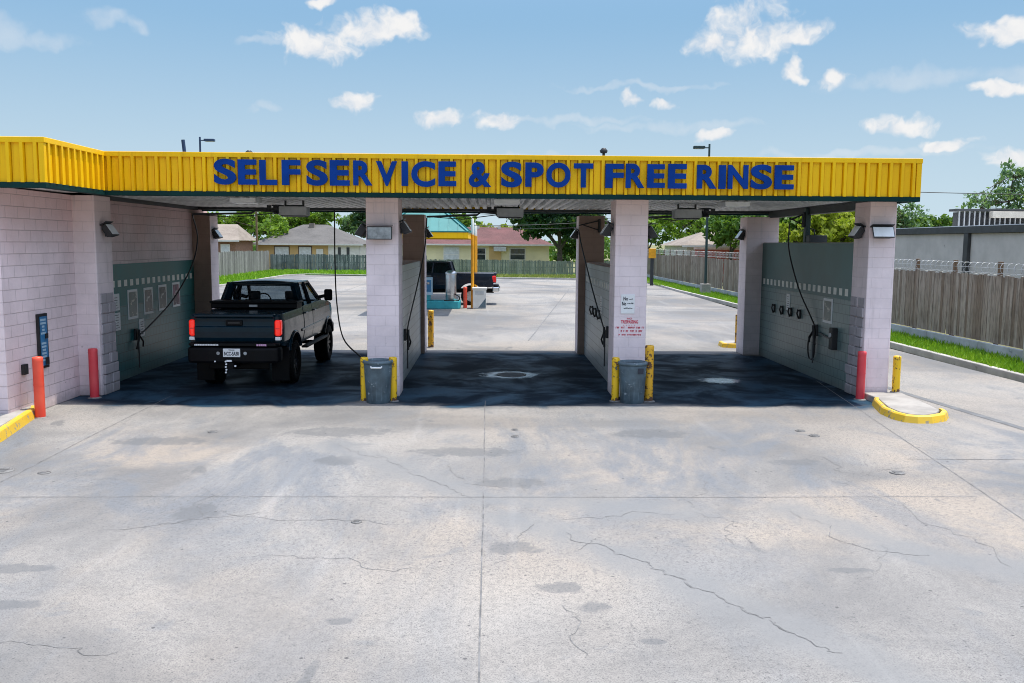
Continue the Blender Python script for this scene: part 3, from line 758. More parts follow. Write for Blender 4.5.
# ------------------------------------------------------------------ small things round the bays
# floodlights
def floodlight(w, h, d, lensmat, tilt):
    r = empty('floodlight', (0, 0, 0), 'x', 'floodlight', 'wall floodlights on the pillars')
    rot = Matrix.Rotation(R(tilt), 3, 'X')
    mb = MB()
    f = [(-w/2, -h/2), (w/2, -h/2), (w/2, h/2), (-w/2, h/2)]
    vs_ = [(x, -d, z) for x, z in f]+[(x*.72, -.03, z*.72) for x, z in f]
    vs_ = [rot @ Vector(p) for p in vs_]
    mb.add(vs_, [(0, 1, 2, 3), (7, 6, 5, 4), (0, 4, 5, 1), (1, 5, 6, 2), (2, 6, 7, 3), (3, 7, 4, 0)])
    mb.build('housing', M_dark, r, .012)
    ln = MB(); ln.add([rot @ Vector((x*.9, -d-.004, z*.84)) for x, z in f]+[rot @ Vector((x*.9, -d+.01, z*.84)) for x, z in f], [(0, 1, 2, 3), (0, 4, 5, 1), (1, 5, 6, 2), (2, 6, 7, 3), (3, 7, 4, 0)])
    ln.build('lens', lensmat, r)
    MB().box(-.035, .035, -.06, 0, -.05, .05).build('bracket', M_dark, r, .005)
    vz = MB(); vz.add([rot @ Vector(p) for p in [(-w/2, -d-.05, h/2+.012), (w/2, -d-.05, h/2+.012), (w/2, -d*.4, h/2+.015), (-w/2, -d*.4, h/2+.015), (-w/2, -d-.05, h/2+.022), (w/2, -d-.05, h/2+.022), (w/2, -d*.4, h/2+.03), (-w/2, -d*.4, h/2+.03)]],
                      [(0, 1, 2, 3), (4, 5, 6, 7), (0, 1, 5, 4), (1, 2, 6, 5), (2, 3, 7, 6), (3, 0, 4, 7)])
    vz.build('visor', M_dark, r)
    return r
fa = floodlight(.5, .26, .17, M_lensg, 0); fa.location = (-2.14, 17.66, 3.215); fa['label'] = 'wide grey floodlight facing front on the pillar between left and middle bays'
fb = floodlight(.44, .24, .16, M_lens, -24); fb.location = (7.67, 17.66, 3.24); fb['label'] = 'white lens floodlight on the front of the right end pillar'
fc = floodlight(.34, .27, .17, M_lens, -34)
L90 = PI/2
fc.location = (7.43, 18.0, 3.23); fc.rotation_euler = (0, 0, -L90); fc['label'] = 'angled floodlight on the inner side of the front pillar at the right end'
for loc, rz, lab in [((-7.57, 18.0, 3.16), L90, 'angled floodlight on the pillar beside the blue vending panel wall'),
    ((-1.78, 18.0, 3.26), L90, 'angled floodlight on the middle bay side of the pillar with the dented bin'),
    ((-2.46, 18.0, 3.2), -L90, 'angled floodlight on the truck side of the pillar between left and middle bays'),
    ((2.40, 18.0, 3.24), -L90, 'angled floodlight on the middle bay side of the pillar with red lettering'),
    ((3.10, 18.0, 3.2), L90, 'angled floodlight on the right bay side of the pillar with red lettering'),
    ((-7.55, 24.9, 3.15), L90, 'small floodlight on the back pillar behind the black truck'),
    ((-1.79, 24.9, 3.22), L90, 'small floodlight on the back pillar beside the teal canopy'),
    ((2.40, 24.9, 3.22), -L90, 'small floodlight on the back pillar next to the dark tree'),
    ((7.0, 24.9, 3.22), -L90, 'small floodlight on the back pillar at the right bay exit')]:
    dup(fc, loc, rz, lab)

# bollards
def bollard(r, h, m, band=True, dome=.03):
    e = empty('bollard', (0, 0, 0), 'x', 'bollard', 'painted steel bollards')
    MB().lathe([(r, 0), (r, h-dome)], 20, caps=(True, True)).build('post', m, e)
    MB().lathe([(r*1.02, h-dome-.05), (r*1.03, h-dome), (r*.9, h-.008), (r*.3, h)], 20).build('cap', m, e)
    if band: MB().lathe([(r*1.035, h*.53), (r*1.035, h*.53+.025)], 20, caps=(False, False)).build('band', m, e)
    MB().lathe([(r*1.5, 0), (r*1.35, .012), (r*1.02, .02)], 20).build('base_ring', M_iron, e)
    return e
b = bollard(.085, 1.06, M_redb); b.location = (-7.72, 15.42, 0) ; b['label'] = 'orange red bollard standing at the end of the yellow kerb'
b = bollard(.085, .97, M_redp); b.location = (-7.66, 17.42, 0); b['label'] = 'pinkish red bollard against the left front pillar'
b = bollard(.082, .97, M_redp); b.location = (7.34, 17.46, 0); b['label'] = 'red bollard at the foot of the right end pillar'
y1 = bollard(.075, .86, M_yelb, False); y1.location = (-2.40, 17.1, 0); y1['label'] = 'chipped yellow bollard to the left of the dented grey blue bin'
dup(y1, (-1.86, 17.14, 0), label='chipped yellow bollard to the right of the dented grey blue bin')
dup(y1, (2.43, 17.2, 0), label='chipped yellow bollard to the left of the smooth blue bin')
b = bollard(.075, .74, M_yelb, False); b.location = (8.12, 17.62, .12); b['label'] = 'yellow bollard with black chips on the small kerb island'
b = bollard(.085, 1.10, M_yelr, False); b.location = (3.08, 17.2, 0); b['label'] = 'tall rusty yellow bollard right of the smooth blue bin'
b = bollard(.085, 1.10, M_yelr, False); b.location = (-1.72, 26.0, 0); b['label'] = 'rusty orange bollard behind the middle bay beside the dark wall end'
b = bollard(.085, .86, M_yelr, False); b.location = (7.36, 26.45, .12); b['label'] = 'rusty yellow bollard on the kerb at the back of the right bay'
b = bollard(.09, 1.0, M_redb); b.location = (-1.17, 41.9, 0); b['label'] = 'red bollard next to the orange canopy post'

# bins
def bin_(loc, rz, h, label, tag_):
    e = empty('trash_bin', loc, label, 'bin', 'blue grey plastic bins before the pillars', rz)
    s = h/.8
    mb = MB(); mb.lathe([(.215, 0), (.225, .012), (.262, .62*s), (.267, .70*s), (.262, .705*s)], 32, caps=(True, False))
    mb.lathe([(.25, .70*s), (.245, .5*s), (.212, .04)], 32, caps=(False, True))
    for k in range(16):       # moulded ribs
        a = 2*PI*k/16; q = Vector((math.cos(a), math.sin(a), 0))
        mb.beam(q*.222+Vector((0, 0, .06)), q*.255+Vector((0, 0, .55*s)), .022, .012, 0, q)
    mb.build('bin_body', M_bin, e)
    MB().lathe([(.262, .70*s), (.285, .705*s), (.29, .73*s), (.283, .755*s), (.25, .76*s), (.246, .70*s)], 32, caps=(False, False)).build('rim', M_bin, e)
    if tag_ == 'handle':
        MB().tube([(-.10, -.275, .665*s), (-.09, -.315, .655*s), (.09, -.315, .655*s), (.10, -.275, .665*s)], .017, 8).build('handle', M_wfix, e)
    else:
        MB().box(.06, .17, -.262, -.245, .56*s, .66*s).build('sticker', M_ink, e, .003)
        MB().tube([(-.30, 0, .66*s), (-.325, 0, .63*s), (-.30, 0, .60*s)], .014, 8).build('handle', M_bin, e)
    MB().lathe([(.235, .5*s), (.2, .53*s), (.1, .56*s), (0.01, .57*s)], 18, caps=(False, False)).build('bin_liner', M_black, e)
    return e
bin_((-2.13, 17.02, 0), 0, .86, 'dented grey blue bin with white handle between two yellow bollards', 'handle')
bin_((2.74, 17.08, 0), 0, .84, 'smooth blue bin with dark sticker under the red lettering', 'sticker')

# lid covers set in the slab
def lid(x, y, r, name, label, cat):
    e = empty(name, (x, y, .002), label, cat)
    MB().lathe([(r, 0), (r*.98, .012), (r*.84, .012), (r*.82, .004)], 24).build('ring', M_iron, e)
    mb = MB().lathe([(r*.80, 0), (r*.79, .010)], 24)
    for k in range(-2, 3): mb.box(-r*.5, r*.5, k*r*.2-.008, k*r*.2+.008, .008, .016)
    mb.build('lid', M_iron, e)
lid(-6.45, 11.79, .16, 'manhole_cover', 'round iron cover at the left edge of the lot', 'cover')
lid(-5.84, 11.69, .08, 'valve_cover', 'small iron valve cover beside the larger round cover on the left', 'cover')
for k, (x, y, r, l) in enumerate([(.41, 14.47, .055, 'far lid of the pair in front of the middle bay'), (.40, 13.95, .06, 'near lid of the pair in front of the middle bay'), (5.10, 14.42, .08, 'iron lid farther of the pair in front of the right bay'),
    (5.2, 14.05, .09, 'iron lid nearer of the pair in front of the right bay'), (5.48, 11.71, .10, 'iron cover beside the slanting joint on the right'), (-1.45, 9.59, .06, 'small lid near the middle of the lot below the cross joint'), (-4.43, 14.27, .08, 'small lid on the concrete in front of the black truck')]):
    lid(x, y, r, 'valve_cover', l, 'cover')
# floor drains and wash water lying round them
def blob(cx, cy, rx, ry, n, amp, sd_):
    rr = random.Random(sd_); ph = [rr.uniform(0, 6.3) for _ in range(5)]
    return [(cx+rx*math.cos(t)*(1+amp*sum(math.sin((k+2)*t+ph[k])/(k+1.5) for k in range(5))), cy+ry*math.sin(t)*(1+amp*sum(math.sin((k+2)*t+ph[k])/(k+1.5) for k in range(5)))) for t in [2*PI*i/n for i in range(n)]]
def puddle(cx, cy, sx, sy, label, m):
    pts = blob(0, 0, .9, .9, 48, .08, 3); mb = MB(); mb.add([(x, y, 0) for x, y in pts], [list(range(len(pts)))])
    o = settag(mb.build('puddle', m, fix=False), label, 'puddle', None, 'stuff'); o.location = (cx, cy, .005); o.scale = (sx, sy, 1); return o
puddle(.47, 20.65, 1.25, 1.05, 'soapy puddle round the drain of the middle bay', M_foamring)
puddle(5.17, 19.85, .85, .8, 'soapy puddle on the floor of the right bay', M_foam)
e = empty('floor_drain', (.5, 20.65, .004), 'dark grated drain in the middle bay floor', 'drain')
MB().lathe([(.34, .004), (.34, .010), (.29, .010)], 28).build('drain_ring', M_iron, e)
mb = MB()
for k in range(-4, 5):
    w_ = math.sqrt(.29**2-(k*.062)**2); mb.box(-w_, w_, k*.062-.012, k*.062+.012, .006, .014)
mb.build('grate', M_black, e)

# wall furniture: blue vending panel on the block wall
e = empty('vending_panel', (-8.038, 16.22, 1.24), 'tall narrow blue vending panel in a black frame on the left wall', 'vending panel')
MB().box(0, .05, -.165, .165, -.49, .49).build('frame', M_black, e, .008)
MB().box(.05, .056, -.125, .125, -.44, .44).build('face', M_panelblue, e)
mb = MB(); rr = random.Random(2)
for k in range(13):
    z = .38-k*.06
    if 5 <= k <= 6: continue
    w_ = rr.uniform(.04, .1); mb.box(.056, .0585, -w_-.02, w_-.02, z-.018, z+.018)
mb.build('lettering', M_palepanel, e)
MB().box(.056, .08, .03, .11, .04, .13).build('coin_slot', M_black, e, .004)
MB().box(.056, .075, .0, .12, -.43, -.3).build('dispenser_door', M_black, e, .004)
e = empty('utility_box', (-8.038, 15.55, .82), 'small black box low on the left wall beside the orange bollard', 'box')
MB().box(0, .06, -.07, .07, -.09, .09).build('housing', M_black, e, .008)
MB().box(.06, .066, -.05, .05, -.07, .07).build('cover', M_dark, e, .003)

# posters and notices
def poster(X, dx, y, z, w, h, name, label, kind, group=None):
    e = empty(name, (X, y, z), label, 'poster' if name == 'poster' else 'sign', group)
    def bx(y0, y1, z0, z1, d0, d1): 
        xs = sorted((dx*d0, dx*d1)); return (xs[0], xs[1], y0, y1, z0, z1)
    MB().box(*bx(-w/2, w/2, -h/2, h/2, 0, .012)).build('frame', M_wfix, e)
    if kind in ('pic', 'pink', 'dark'):
        MB().box(*bx(-w/2+.05, w/2-.05, -h/2+.055, h/2-.055, .012, .015)).build('picture', {'pic': M_pic, 'pink': M_picp, 'dark': M_picd}[kind], e)
    else:
        mb = MB(); rr = random.Random(int(y*10)); k = -h/2+.05
        while k < h/2-.04:
            a = rr.uniform(.2, .38)*w; mb.box(*bx(-a, a*.9, k, k+.012, .012, .014)); k += .055
        mb.build('lettering', M_ink, e)
def pic_mat(name, a, b, c):
    m, t, bb = new_mat(name); o = t.obj()
    n = t.noise(o, 3.5, 5, .6, 1.2); n2 = t.noise(o, 6, 5, .6, .8, w=3)
    cc_ = t.mix(t.step(n, .42, .52), a, b); cc_ = t.mix(t.step(n2, .56, .62), cc_, c)
    t.put(bb.inputs['Base Color'], cc_); bb.inputs['Roughness'].default_value = .3; return m
M_pic = pic_mat('photo print', (.01, .018, .022), (.06, .05, .05), (.5, .48, .46))
M_picp = pic_mat('pink photo print', (.30, .10, .17), (.10, .05, .08), (.6, .5, .52))
M_picd = pic_mat('dark photo print', (.012, .05, .05), (.03, .09, .085), (.4, .42, .36))
LP = 'framed posters along the left bay wall'
poster(-8.02, 1, 20.35, 1.62, .54, .66, 'poster', 'dark green framed poster, nearest of the row on the left bay wall', 'dark', LP)
poster(-8.02, 1, 21.28, 1.64, .54, .62, 'poster', 'framed poster next after the dark green one on the left bay wall', 'pic', LP)
poster(-8.02, 1, 22.2, 1.66, .54, .62, 'poster', 'grey framed poster beside the pink one on the left bay wall', 'pic', LP)
poster(-8.02, 1, 23.15, 1.68, .54, .62, 'poster', 'pinkish framed poster, deepest on the left bay wall', 'pink', LP)
poster(-8.02, 1, 19.42, 1.72, .40, .36, 'notice', 'white notice above another near the front of the left bay wall', 'txt')
poster(-8.02, 1, 19.46, 1.30, .34, .38, 'notice', 'white notice below another near the front of the left bay wall', 'txt')
poster(-8.02, 1, 20.82, 1.05, .30, .40, 'notice', 'white notice beside the spray gun on the left bay wall', 'txt')
poster(7.45, -1, 22.3, 1.62, .26, .40, 'notice', 'narrow white notice above the dark clips on the right bay wall', 'txt')
poster(7.45, -1, 19.65, 1.60, .52, .54, 'notice', 'pale bluish notice near the front of the right bay wall', 'dark')
poster(2.59, -1, 20.9, 1.62, .3, .4, 'notice', 'white notice on the pale tiles of the middle bay wall', 'txt')
# mat clips
def clip(X, dx, y, z, label, group):
    e = empty('mat_clip', (X, y, z), label, 'clip', group)
    MB().box(*sorted((0, dx*.03)), -.035, .035, -.12, .10).build('plate', M_black, e, .004)
    MB().tube([(dx*.03, 0, .06), (dx*.07, -.015, .10), (dx*.08, .015, .0), (dx*.04, .0, -.13)], .02, 6).build('jaw', M_black, e)
for y, l in [(23.35, 'black mat clip deepest inside on the right bay wall'), (22.7, 'second deepest black mat clip on the right bay wall'), (22.05, 'black mat clip just right of the narrow notice'), (21.4, 'black mat clip nearest the hose on the right bay wall')]:
    clip(7.45, -1, y, 1.40, l, 'mat clips on the right bay wall')
for y, l in [(22.6, 'deepest black mat clip on the wall left of the red lettering pillar'), (21.9, 'middle black mat clip on the wall left of the red lettering pillar'), (21.2, 'nearest black mat clip on the wall left of the red lettering pillar')]:
    clip(2.59, -1, y, 1.38, l, 'mat clips on the middle bay wall')

# notices on the front of the pillar
e = empty('notice', (2.71, 17.658, 1.86), 'white notice with bold black words on the front of the pillar', 'sign')
MB().box(-.135, .135, -.012, 0, -.19, .19).build('board', M_plate, e, .003)
mb = MB()
fit_text(mb, 'No', -.09, .0, .07, .145, -.012, .004, .02)
fit_text(mb, 'No', -.115, -.035, -.03, .045, -.012, .004, .03)
rr = random.Random(4)
for z, xa, xb in ((.085, .02, .09), (.0, -.01, .11), (-.095, -.08, .09)):
    x = xa
    while x < xb: w_ = rr.uniform(.008, .026); mb.box(x, min(xb, x+w_), -.0145, -.012, z, z+rr.uniform(.012, .03)); x += w_+.008
mb.build('lettering', M_ink, e)
e = empty('painted_warning', (2.75, 17.658, 1.42), 'faded red painted warning lettering on the front of the pillar', 'sign')
mb = MB()
fit_text(mb, 'NO', -.05, .05, .135, .17, 0, .003, .01)
fit_text(mb, 'TRESPASSING', -.17, .17, .055, .12, 0, .003, .02)
fit_text(mb, '. . . . .', -.12, .11, .015, .028, 0, .003, .01)
rr = random.Random(9)
for z, xa, xb, h_ in ((-.045, -.27, .28, .036), (-.115, -.23, .25, .04), (-.185, -.21, .23, .03)):
    x = xa
    while x < xb:
        w_ = rr.uniform(.016, .026); k = rr.random()
        if k > .16:
            mb.box(x, x+.007, -.003, 0, z, z+h_); mb.box(x+.007, x+w_, -.003, 0, z+h_-.009, z+h_)
            if k > .5: mb.box(x+.007, x+w_, -.003, 0, z+h_*.4, z+h_*.4+.008)
            if k > .75: mb.box(x+w_-.006, x+w_, -.003, 0, z, z+h_-.009)
        x += w_+.007
mb.build('lettering', M_redink, e)

# ceiling gear: fixtures, booms, hoses
def fixture(x, y, label):
    e = empty('ceiling_light', (x, y, 3.90), label, 'ceiling light', 'white box lights under the soffit')
    MB().box(-.27, .27, -.30, .30, -.05, .05).build('housing', M_wfix, e, .01)
    MB().box(-.23, .23, -.26, .26, -.062, -.05).build('diffuser', M_lens, e, .004)
fixture(-5.2, 19.5, 'white box light on the soffit over the black truck')
fixture(.34, 19.3, 'white box light on the soffit of the middle bay')
fixture(5.25, 19.5, 'white box light on the soffit of the right bay')
def gbox(x, y, z, label):
    e = empty('meter_box', (x, y, z), label, 'box', 'grey boxes hanging beside the booms')
    MB().box(-.31, .31, -.2, .2, -.10, .10).build('casing', M_grey, e, .015)
    MB().box(-.27, .27, -.17, .17, -.125, -.10).build('base', M_dark, e)
    mb = MB()
    mb.prism([(-.22, .10), (.22, .10), (.22, .25), (.18, .25), (.18, .14), (-.18, .14), (-.18, .25), (-.22, .25)], -.02, .02, axis='y')
    mb.build('hanger', M_dark, e)
gbox(-4.42, 20.6, 3.72, 'grey box beside the boom pivot over the black truck')
gbox(.45, 21.2, 3.74, 'grey box beside the boom pivot of the middle bay')
gbox(4.55, 21.0, 3.74, 'grey box beside the boom pivot of the right bay')
def boom(x, y, ex, ey, label):
    e = empty('hose_boom', (x, y, 3.90), label, 'boom', 'swivel hose booms under the soffit')
    mb = MB().lathe([(.12, 0), (.12, -.03), (.06, -.035), (.06, -.16), (.08, -.165), (.08, -.22)], 16); mb.build('pivot', M_dark, e)
    MB().tube([(0, 0, -.17), (ex*.25, ey*.25, -.13), (ex*.3, ey*.3, -.20), (ex, ey, -.24)], .024, 8).build('arm', M_dark, e)
    MB().tube([(0, 0, -.19), (ex*.5, ey*.5, -.30), (ex*.9, ey*.9, -.25)], .012, 6).build('stay', M_dark, e)
    mb = MB()
    for k in range(4): mb.box(-.28+k*.15, -.18+k*.15, .18, .23, -.11, .0)
    mb.box(-.3, .35, .19, .22, -.13, -.10); mb.build('cable_tray', M_beam, e)
boom(-5.05, 21.6, -1.95, -.1, 'dark swivel boom reaching left over the black truck')
boom(.2, 21.6, -1.75, .5, 'dark swivel boom of the middle bay')
boom(5.14, 21.6, -1.5, -.2, 'dark swivel boom of the right bay')
def hose(pts, label, r=.016):
    return MB().tube(smooth_path(pts, 7), r, 6).build('hose', M_black, tag=(label, 'hose', 'black wash hoses'))
hose([(-7.0, 21.5, 3.64), (-7.25, 22.6, 3.1), (-7.55, 23.0, 2.4), (-7.8, 22.3, 1.6), (-7.9, 21.0, 1.08), (-7.92, 20.4, .92)], 'black hose hanging over the posters of the left bay wall', .018)
hose([(-3.66, 21.4, 3.78), (-3.65, 21.3, 2.6), (-3.55, 20.9, 1.6), (-3.2, 19.6, .95), (-2.62, 18.2, .72), (-2.5, 17.7, .76)], 'black hose hanging down beside the black truck to the left pillar', .016)
hose([(-1.55, 22.1, 3.62), (-1.66, 22.9, 2.9), (-1.80, 22.3, 2.0), (-1.86, 20.6, 1.25), (-1.85, 19.9, 1.0)], 'black hose along the pale tiled wall left in the middle bay', .016)
hose([(2.35, 24.2, 3.4), (2.40, 23.6, 2.9), (2.48, 21.6, 1.85), (2.53, 20.2, 1.25), (2.53, 19.7, 1.12)], 'blue black hose from the triangular bracket to the wall gun', .018)
hose([(7.3, 22.0, 3.55), (7.28, 21.9, 2.9), (7.32, 21.2, 2.0), (7.38, 20.5, 1.4), (7.4, 20.3, 1.15), (7.40, 20.65, .8), (7.41, 20.6, .45), (7.41, 20.3, .5), (7.41, 20.25, 1.0)], 'black hose looping down the right bay wall', .017)
def wbracket(x, y, z, dx, dy, label):
    e = empty('hose_bracket', (x, y, z), label, 'bracket')
    MB().tube([(0, 0, .16), (dx, dy, .02)], .018, 6).build('arm', M_black, e)
    MB().tube([(0, 0, -.1), (dx*.8, dy*.8, .03)], .014, 6).build('strut', M_black, e)
    MB().box(-.03, .03, -.05, .05, -.16, .2).build('plate', M_black, e, .005)
wbracket(2.95, 24.55, 3.5, -.58, -.35, 'triangular black bracket on the brown back pillar right of the middle bay')
wbracket(7.54, 21.7, 3.62, -.24, .3, 'black hose bracket on the green roof post')
def gun(X, dx, y, z, label):
    e = empty('spray_gun', (X, y, z), label, 'spray gun', 'spray guns in wall holders')
    MB().box(*sorted((0, dx*.05)), -.07, .07, -.12, .14).build('holder', M_black, e, .01)
    MB().tube([(dx*.09, .02, .12), (dx*.09, -.02, -.1), (dx*.1, -.16, -.30)], .026, 8).build('handle', M_black, e)
    MB().tube([(dx*.07, .02, .05), (dx*.07, .02, -.75)], .016, 8).build('wand', M_dark, e)
    MB().tube([(dx*.1, -.02, .0), (dx*.13, .14, -.16), (dx*.09, .22, -.28)], .02, 8).build('trigger', M_black, e)
gun(-8.02, 1, 20.42, .92, 'black spray gun in its holder on the left bay wall')
gun(-1.90, 1, 19.85, 1.0, 'black spray gun on the pale tiles left in the middle bay')
gun(2.59, -1, 19.6, 1.1, 'black spray gun beside the red lettering pillar')
gun(7.45, -1, 20.25, 1.1, 'black spray gun on the right bay wall')
e = empty('selector_box', (7.45, 19.12, 1.05), 'black selector box on the right bay wall near the front', 'box')
MB().box(-.12, 0, -.10, .10, -.25, .22).build('housing', M_black, e, .01)
MB().lathe([(.05, -.15), (.05, -.12)], 14, (0, 0, .06), 'x').build('dial', M_grey, e)
MB().beam((-.03, .1, -.05), (-.03, .95, .03), .03, .03).build('conduit', M_dark, e)
e = empty('junction_box', (7.88, 21.3, 3.10), 'dark box on top of the right bay wall', 'box')
MB().box(-.36, .06, -.12, .12, .002, .17).build('housing', M_dark, e, .01)
MB().tube([(-.2, 0, .17), (-.2, .05, .3), (-.25, .2, .34)], .015, 6).build('conduit', M_dark, e)
# on the roof
e = empty('vent_pipe', (-7.30, 22, 4.40), 'leaning dark blue vent pipe above the left bay roof', 'pipe')
MB().tube([(.06, 0, -.0), (-.03, 0, 1.03)], .042, 10).build('pipe', M_lampblue, e)
MB().lathe([(.09, 0), (.09, .03), (.05, .05)], 12, (.06, 0, 0)).build('flashing', M_beam, e)
for x, h_, l in ((-5.25, .60, 'small dark ornament shaped vent on the roof above SELF'), (2.47, .72, 'tiny dark roof vent above SPOT')):
    e = empty('roof_vent', (x, 20, 4.40), l, 'vent')
    MB().lathe([(.03, 0), (.03, h_*.85)], 8).build('pipe', M_dark, e)
    MB().lathe([(.07, h_*.85), (.09, h_*.92), (.04, h_)], 10).build('cap', M_dark, e)
    if x < 0: MB().tube([(0, 0, h_*.86), (.12, 0, h_*.9), (.2, 0, h_*.86)], .02, 6).build('spout', M_dark, e)

# ------------------------------------------------------------------ pickup trucks
def wz(z):
    pts = [(.5, .86), (.8, .90), (1.0, .935), (1.25, .94), (1.42, .925), (1.6, .895), (2.2, .86)]
    for (a, p), (b_, q) in zip(pts, pts[1:]):
        if z <= b_: return p+(q-p)*max(0, (z-a)/(b_-a))
    return .86
def truck(loc, rz, label, paint, gl, chrome, plate, black_rear, tool, drop=0.):
    T = empty('pickup_truck', loc, label, 'pickup truck', None, rz)
    rw, fwy, wr = 1.2, 4.98, .455
    pr = [(0, 1.0), (0, 1.52), (.05, 1.565), (2.0, 1.575), (2.06, 1.60), (4.25, 1.60), (5.0, 1.54), (5.6, 1.44), (5.78, 1.33), (5.86, 1.15), (5.87, .85), (5.6, .80)]
    a0 = math.asin((.80-.52)/.57)
    pr += [(fwy+.57*math.cos(a), .52+.57*math.sin(a)) for a in [a0+(PI-2*a0)*i/12 for i in range(13)]]
    pr += [(4.3, .79), (1.9, .79)]
    pr += [(rw+.57*math.cos(a), .52+.57*math.sin(a)) for a in [a0+(PI-2*a0)*i/12 for i in range(13)]]
    pr += [(.55, .86), (.12, .92)]
    mb = MB(); mb.prism(pr, -1, 1, axis='x')
    o = mb.build('body', paint, T)
    bm = bmesh.new(); bm.from_mesh(o.data)
    for z in (.9, 1.0, 1.15, 1.25, 1.35, 1.42, 1.5): bmesh.ops.bisect_plane(bm, geom=bm.verts[:]+bm.edges[:]+bm.faces[:], plane_co=(0, 0, z), plane_no=(0, 0, 1))
    for y in (.1, .2, .3, 4.6, 5.2, 5.6): bmesh.ops.bisect_plane(bm, geom=bm.verts[:]+bm.edges[:]+bm.faces[:], plane_co=(0, y, 0), plane_no=(0, 1, 0))
    for v in bm.verts:
        k = 1-.09*max(0, (v.co.y-5.1)/.77)**2-.035*max(0, (.28-v.co.y)/.28)**2
        v.co.x = math.copysign(wz(v.co.z)*k, v.co.x)
    bmesh.ops.triangulate(bm, faces=[f for f in bm.faces if len(f.verts) > 4]); bm.to_mesh(o.data); bm.free()
    cut = MB().box(-.79, .79, .09, 1.93, 1.08, 2.2).build('bed_cutter', paint)
    bo = o.modifiers.new('bed', 'BOOLEAN'); bo.object = cut; bo.operation = 'DIFFERENCE'; bo.solver = 'EXACT'
    dg = bpy.context.evaluated_depsgraph_get(); dg.update(); me = bpy.data.meshes.new_from_object(o.evaluated_get(dg))
    o.modifiers.remove(bo); old = o.data; o.data = me; me.name = 'body'; bpy.data.objects.remove(cut)
    bv = o.modifiers.new('b', 'BEVEL'); bv.width = .035; bv.segments = 3; bv.limit_method = 'ANGLE'; bv.angle_limit = R(38)
    # cab frame
    cb = MB()
    def q(s, y, z, x): return (s*x, y, z)
    yb0, yb1, yt0, yt1, zt = 2.08, 4.28, 2.24, 3.52, 2.09
    for s in (-1, 1):
        cb.beam((s*.86, yb0, 1.58), (s*.70, yt0, zt), .12, .20)
        cb.beam((s*.86, yb1, 1.58), (s*.69, yt1, zt), .08, .09)
        cb.beam((s*.865, 3.05, 1.58), (s*.715, 2.98, zt), .07, .10)
        cb.beam((s*.70, yt0-.04, zt), (s*.69, yt1+.04, zt), .09, .07)
    cb.beam((-.86, yb0-.02, 1.60), (.86, yb0-.02, 1.60), .10, .10)
    cb.beam((-.70, yt0, zt-.005), (.70, yt0, zt-.005), .09, .09)
    cb.build('cab_frame', paint, T, .015)
    rf = MB(); vs_ = []; ny = 7; nx = 9
    for i in range(ny):
        for j in range(nx):
            y = yt0-.06+(yt1-yt0+.12)*i/(ny-1); x = -.74+1.48*j/(nx-1)
            z = zt+.03+.055*(1-(x/.74)**2)*(1-.5*((i-3)/3)**2)-.02*abs((i-3)/3)**3
            vs_.append((x, y, z))
    rf.add(vs_, [(i*nx+j, i*nx+j+1, (i+1)*nx+j+1, (i+1)*nx+j) for i in range(ny-1) for j in range(nx-1)], 0, True)
    ro = rf.build('roof', paint, T, fix=False); sm_ = ro.modifiers.new('s', 'SOLIDIFY'); sm_.thickness = .05; sm_.offset = -1
    def pane(P, name):
        mb = MB(); mb.add(P, [tuple(range(len(P)))]); o = mb.build(name, gl, T, fix=False)
        s_ = o.modifiers.new('s', 'SOLIDIFY'); s_.thickness = .008; s_.offset = 0
    pane([(-.80, yb0+.0, 1.62), (.80, yb0+.0, 1.62), (.67, yt0-.01, zt-.03), (-.67, yt0-.01, zt-.03)], 'rear_window')
    pane([(-.83, yb1, 1.60), (.83, yb1, 1.60), (.67, yt1+.02, zt), (-.67, yt1+.02, zt)], 'windshield')
    for s in (-1, 1):
        pane([(s*.872, yb0+.08, 1.60), (s*.872, 3.02, 1.60), (s*.722, 2.96, zt-.01), (s*.712, yt0+.08, zt-.01)], 'side_window')
        pane([(s*.872, 3.08, 1.60), (s*.868, yb1-.06, 1.60), (s*.702, yt1-.02, zt-.01), (s*.722, 3.02, zt-.01)], 'side_window')
    # interior
    for x in (-.42, .42):
        se = MB().box(x-.26, x+.26, 3.02, 3.16, 1.1, 1.68); se.box(x-.13, x+.13, 3.04, 3.13, 1.682, 1.88); se.build('seat', M_dark, T, .03)
    MB().box(-.8, .8, 3.95, 4.2, 1.2, 1.62).build('dashboard', M_dark, T, .03)
    sw = MB().tube([(-.40+.19*math.cos(a), 3.72+.06*math.sin(a), 1.60+.18*math.sin(a)) for a in [2*PI*i/20 for i in range(21)]], .016, 6); sw.build('steering_wheel', M_dark, T)
    # doors (two a side) follow the body section, proud by 8 mm
    for s in (-1, 1):
        for y0, y1 in ((2.12, 3.04), (3.07, 4.20)):
            zs = [.86, 1.0, 1.15, 1.25, 1.35, 1.42, 1.5, 1.575]; mb = MB()
            vs_ = [(s*(wz(z)+.008), y, z) for z in zs for y in (y0, y1)]
            mb.add(vs_, [(2*i, 2*i+1, 2*i+3, 2*i+2) for i in range(len(zs)-1)], 0, False)
            d = mb.build('door', paint, T, fix=False); sl_ = d.modifiers.new('s', 'SOLIDIFY'); sl_.thickness = .02; sl_.offset = -1 if s > 0 else 1
            h_ = MB().box(*sorted((s*(wz(1.42)+.005), s*(wz(1.42)+.045))), y0+.06, y0+.26, 1.42, 1.455).build('handle', M_chrome if chrome else paint, d, .01)
        for cy in (rw, fwy):
            mb = MB(); a = [a0-.1+(PI-2*a0+.2)*i/14 for i in range(15)]
            mb.tube([(s*.925, cy+.59*math.cos(t), .52+.59*math.sin(t)) for t in a], .045 if tool else .015, 8)
            mb.build('wheel_arch', paint if tool else M_trim, T)
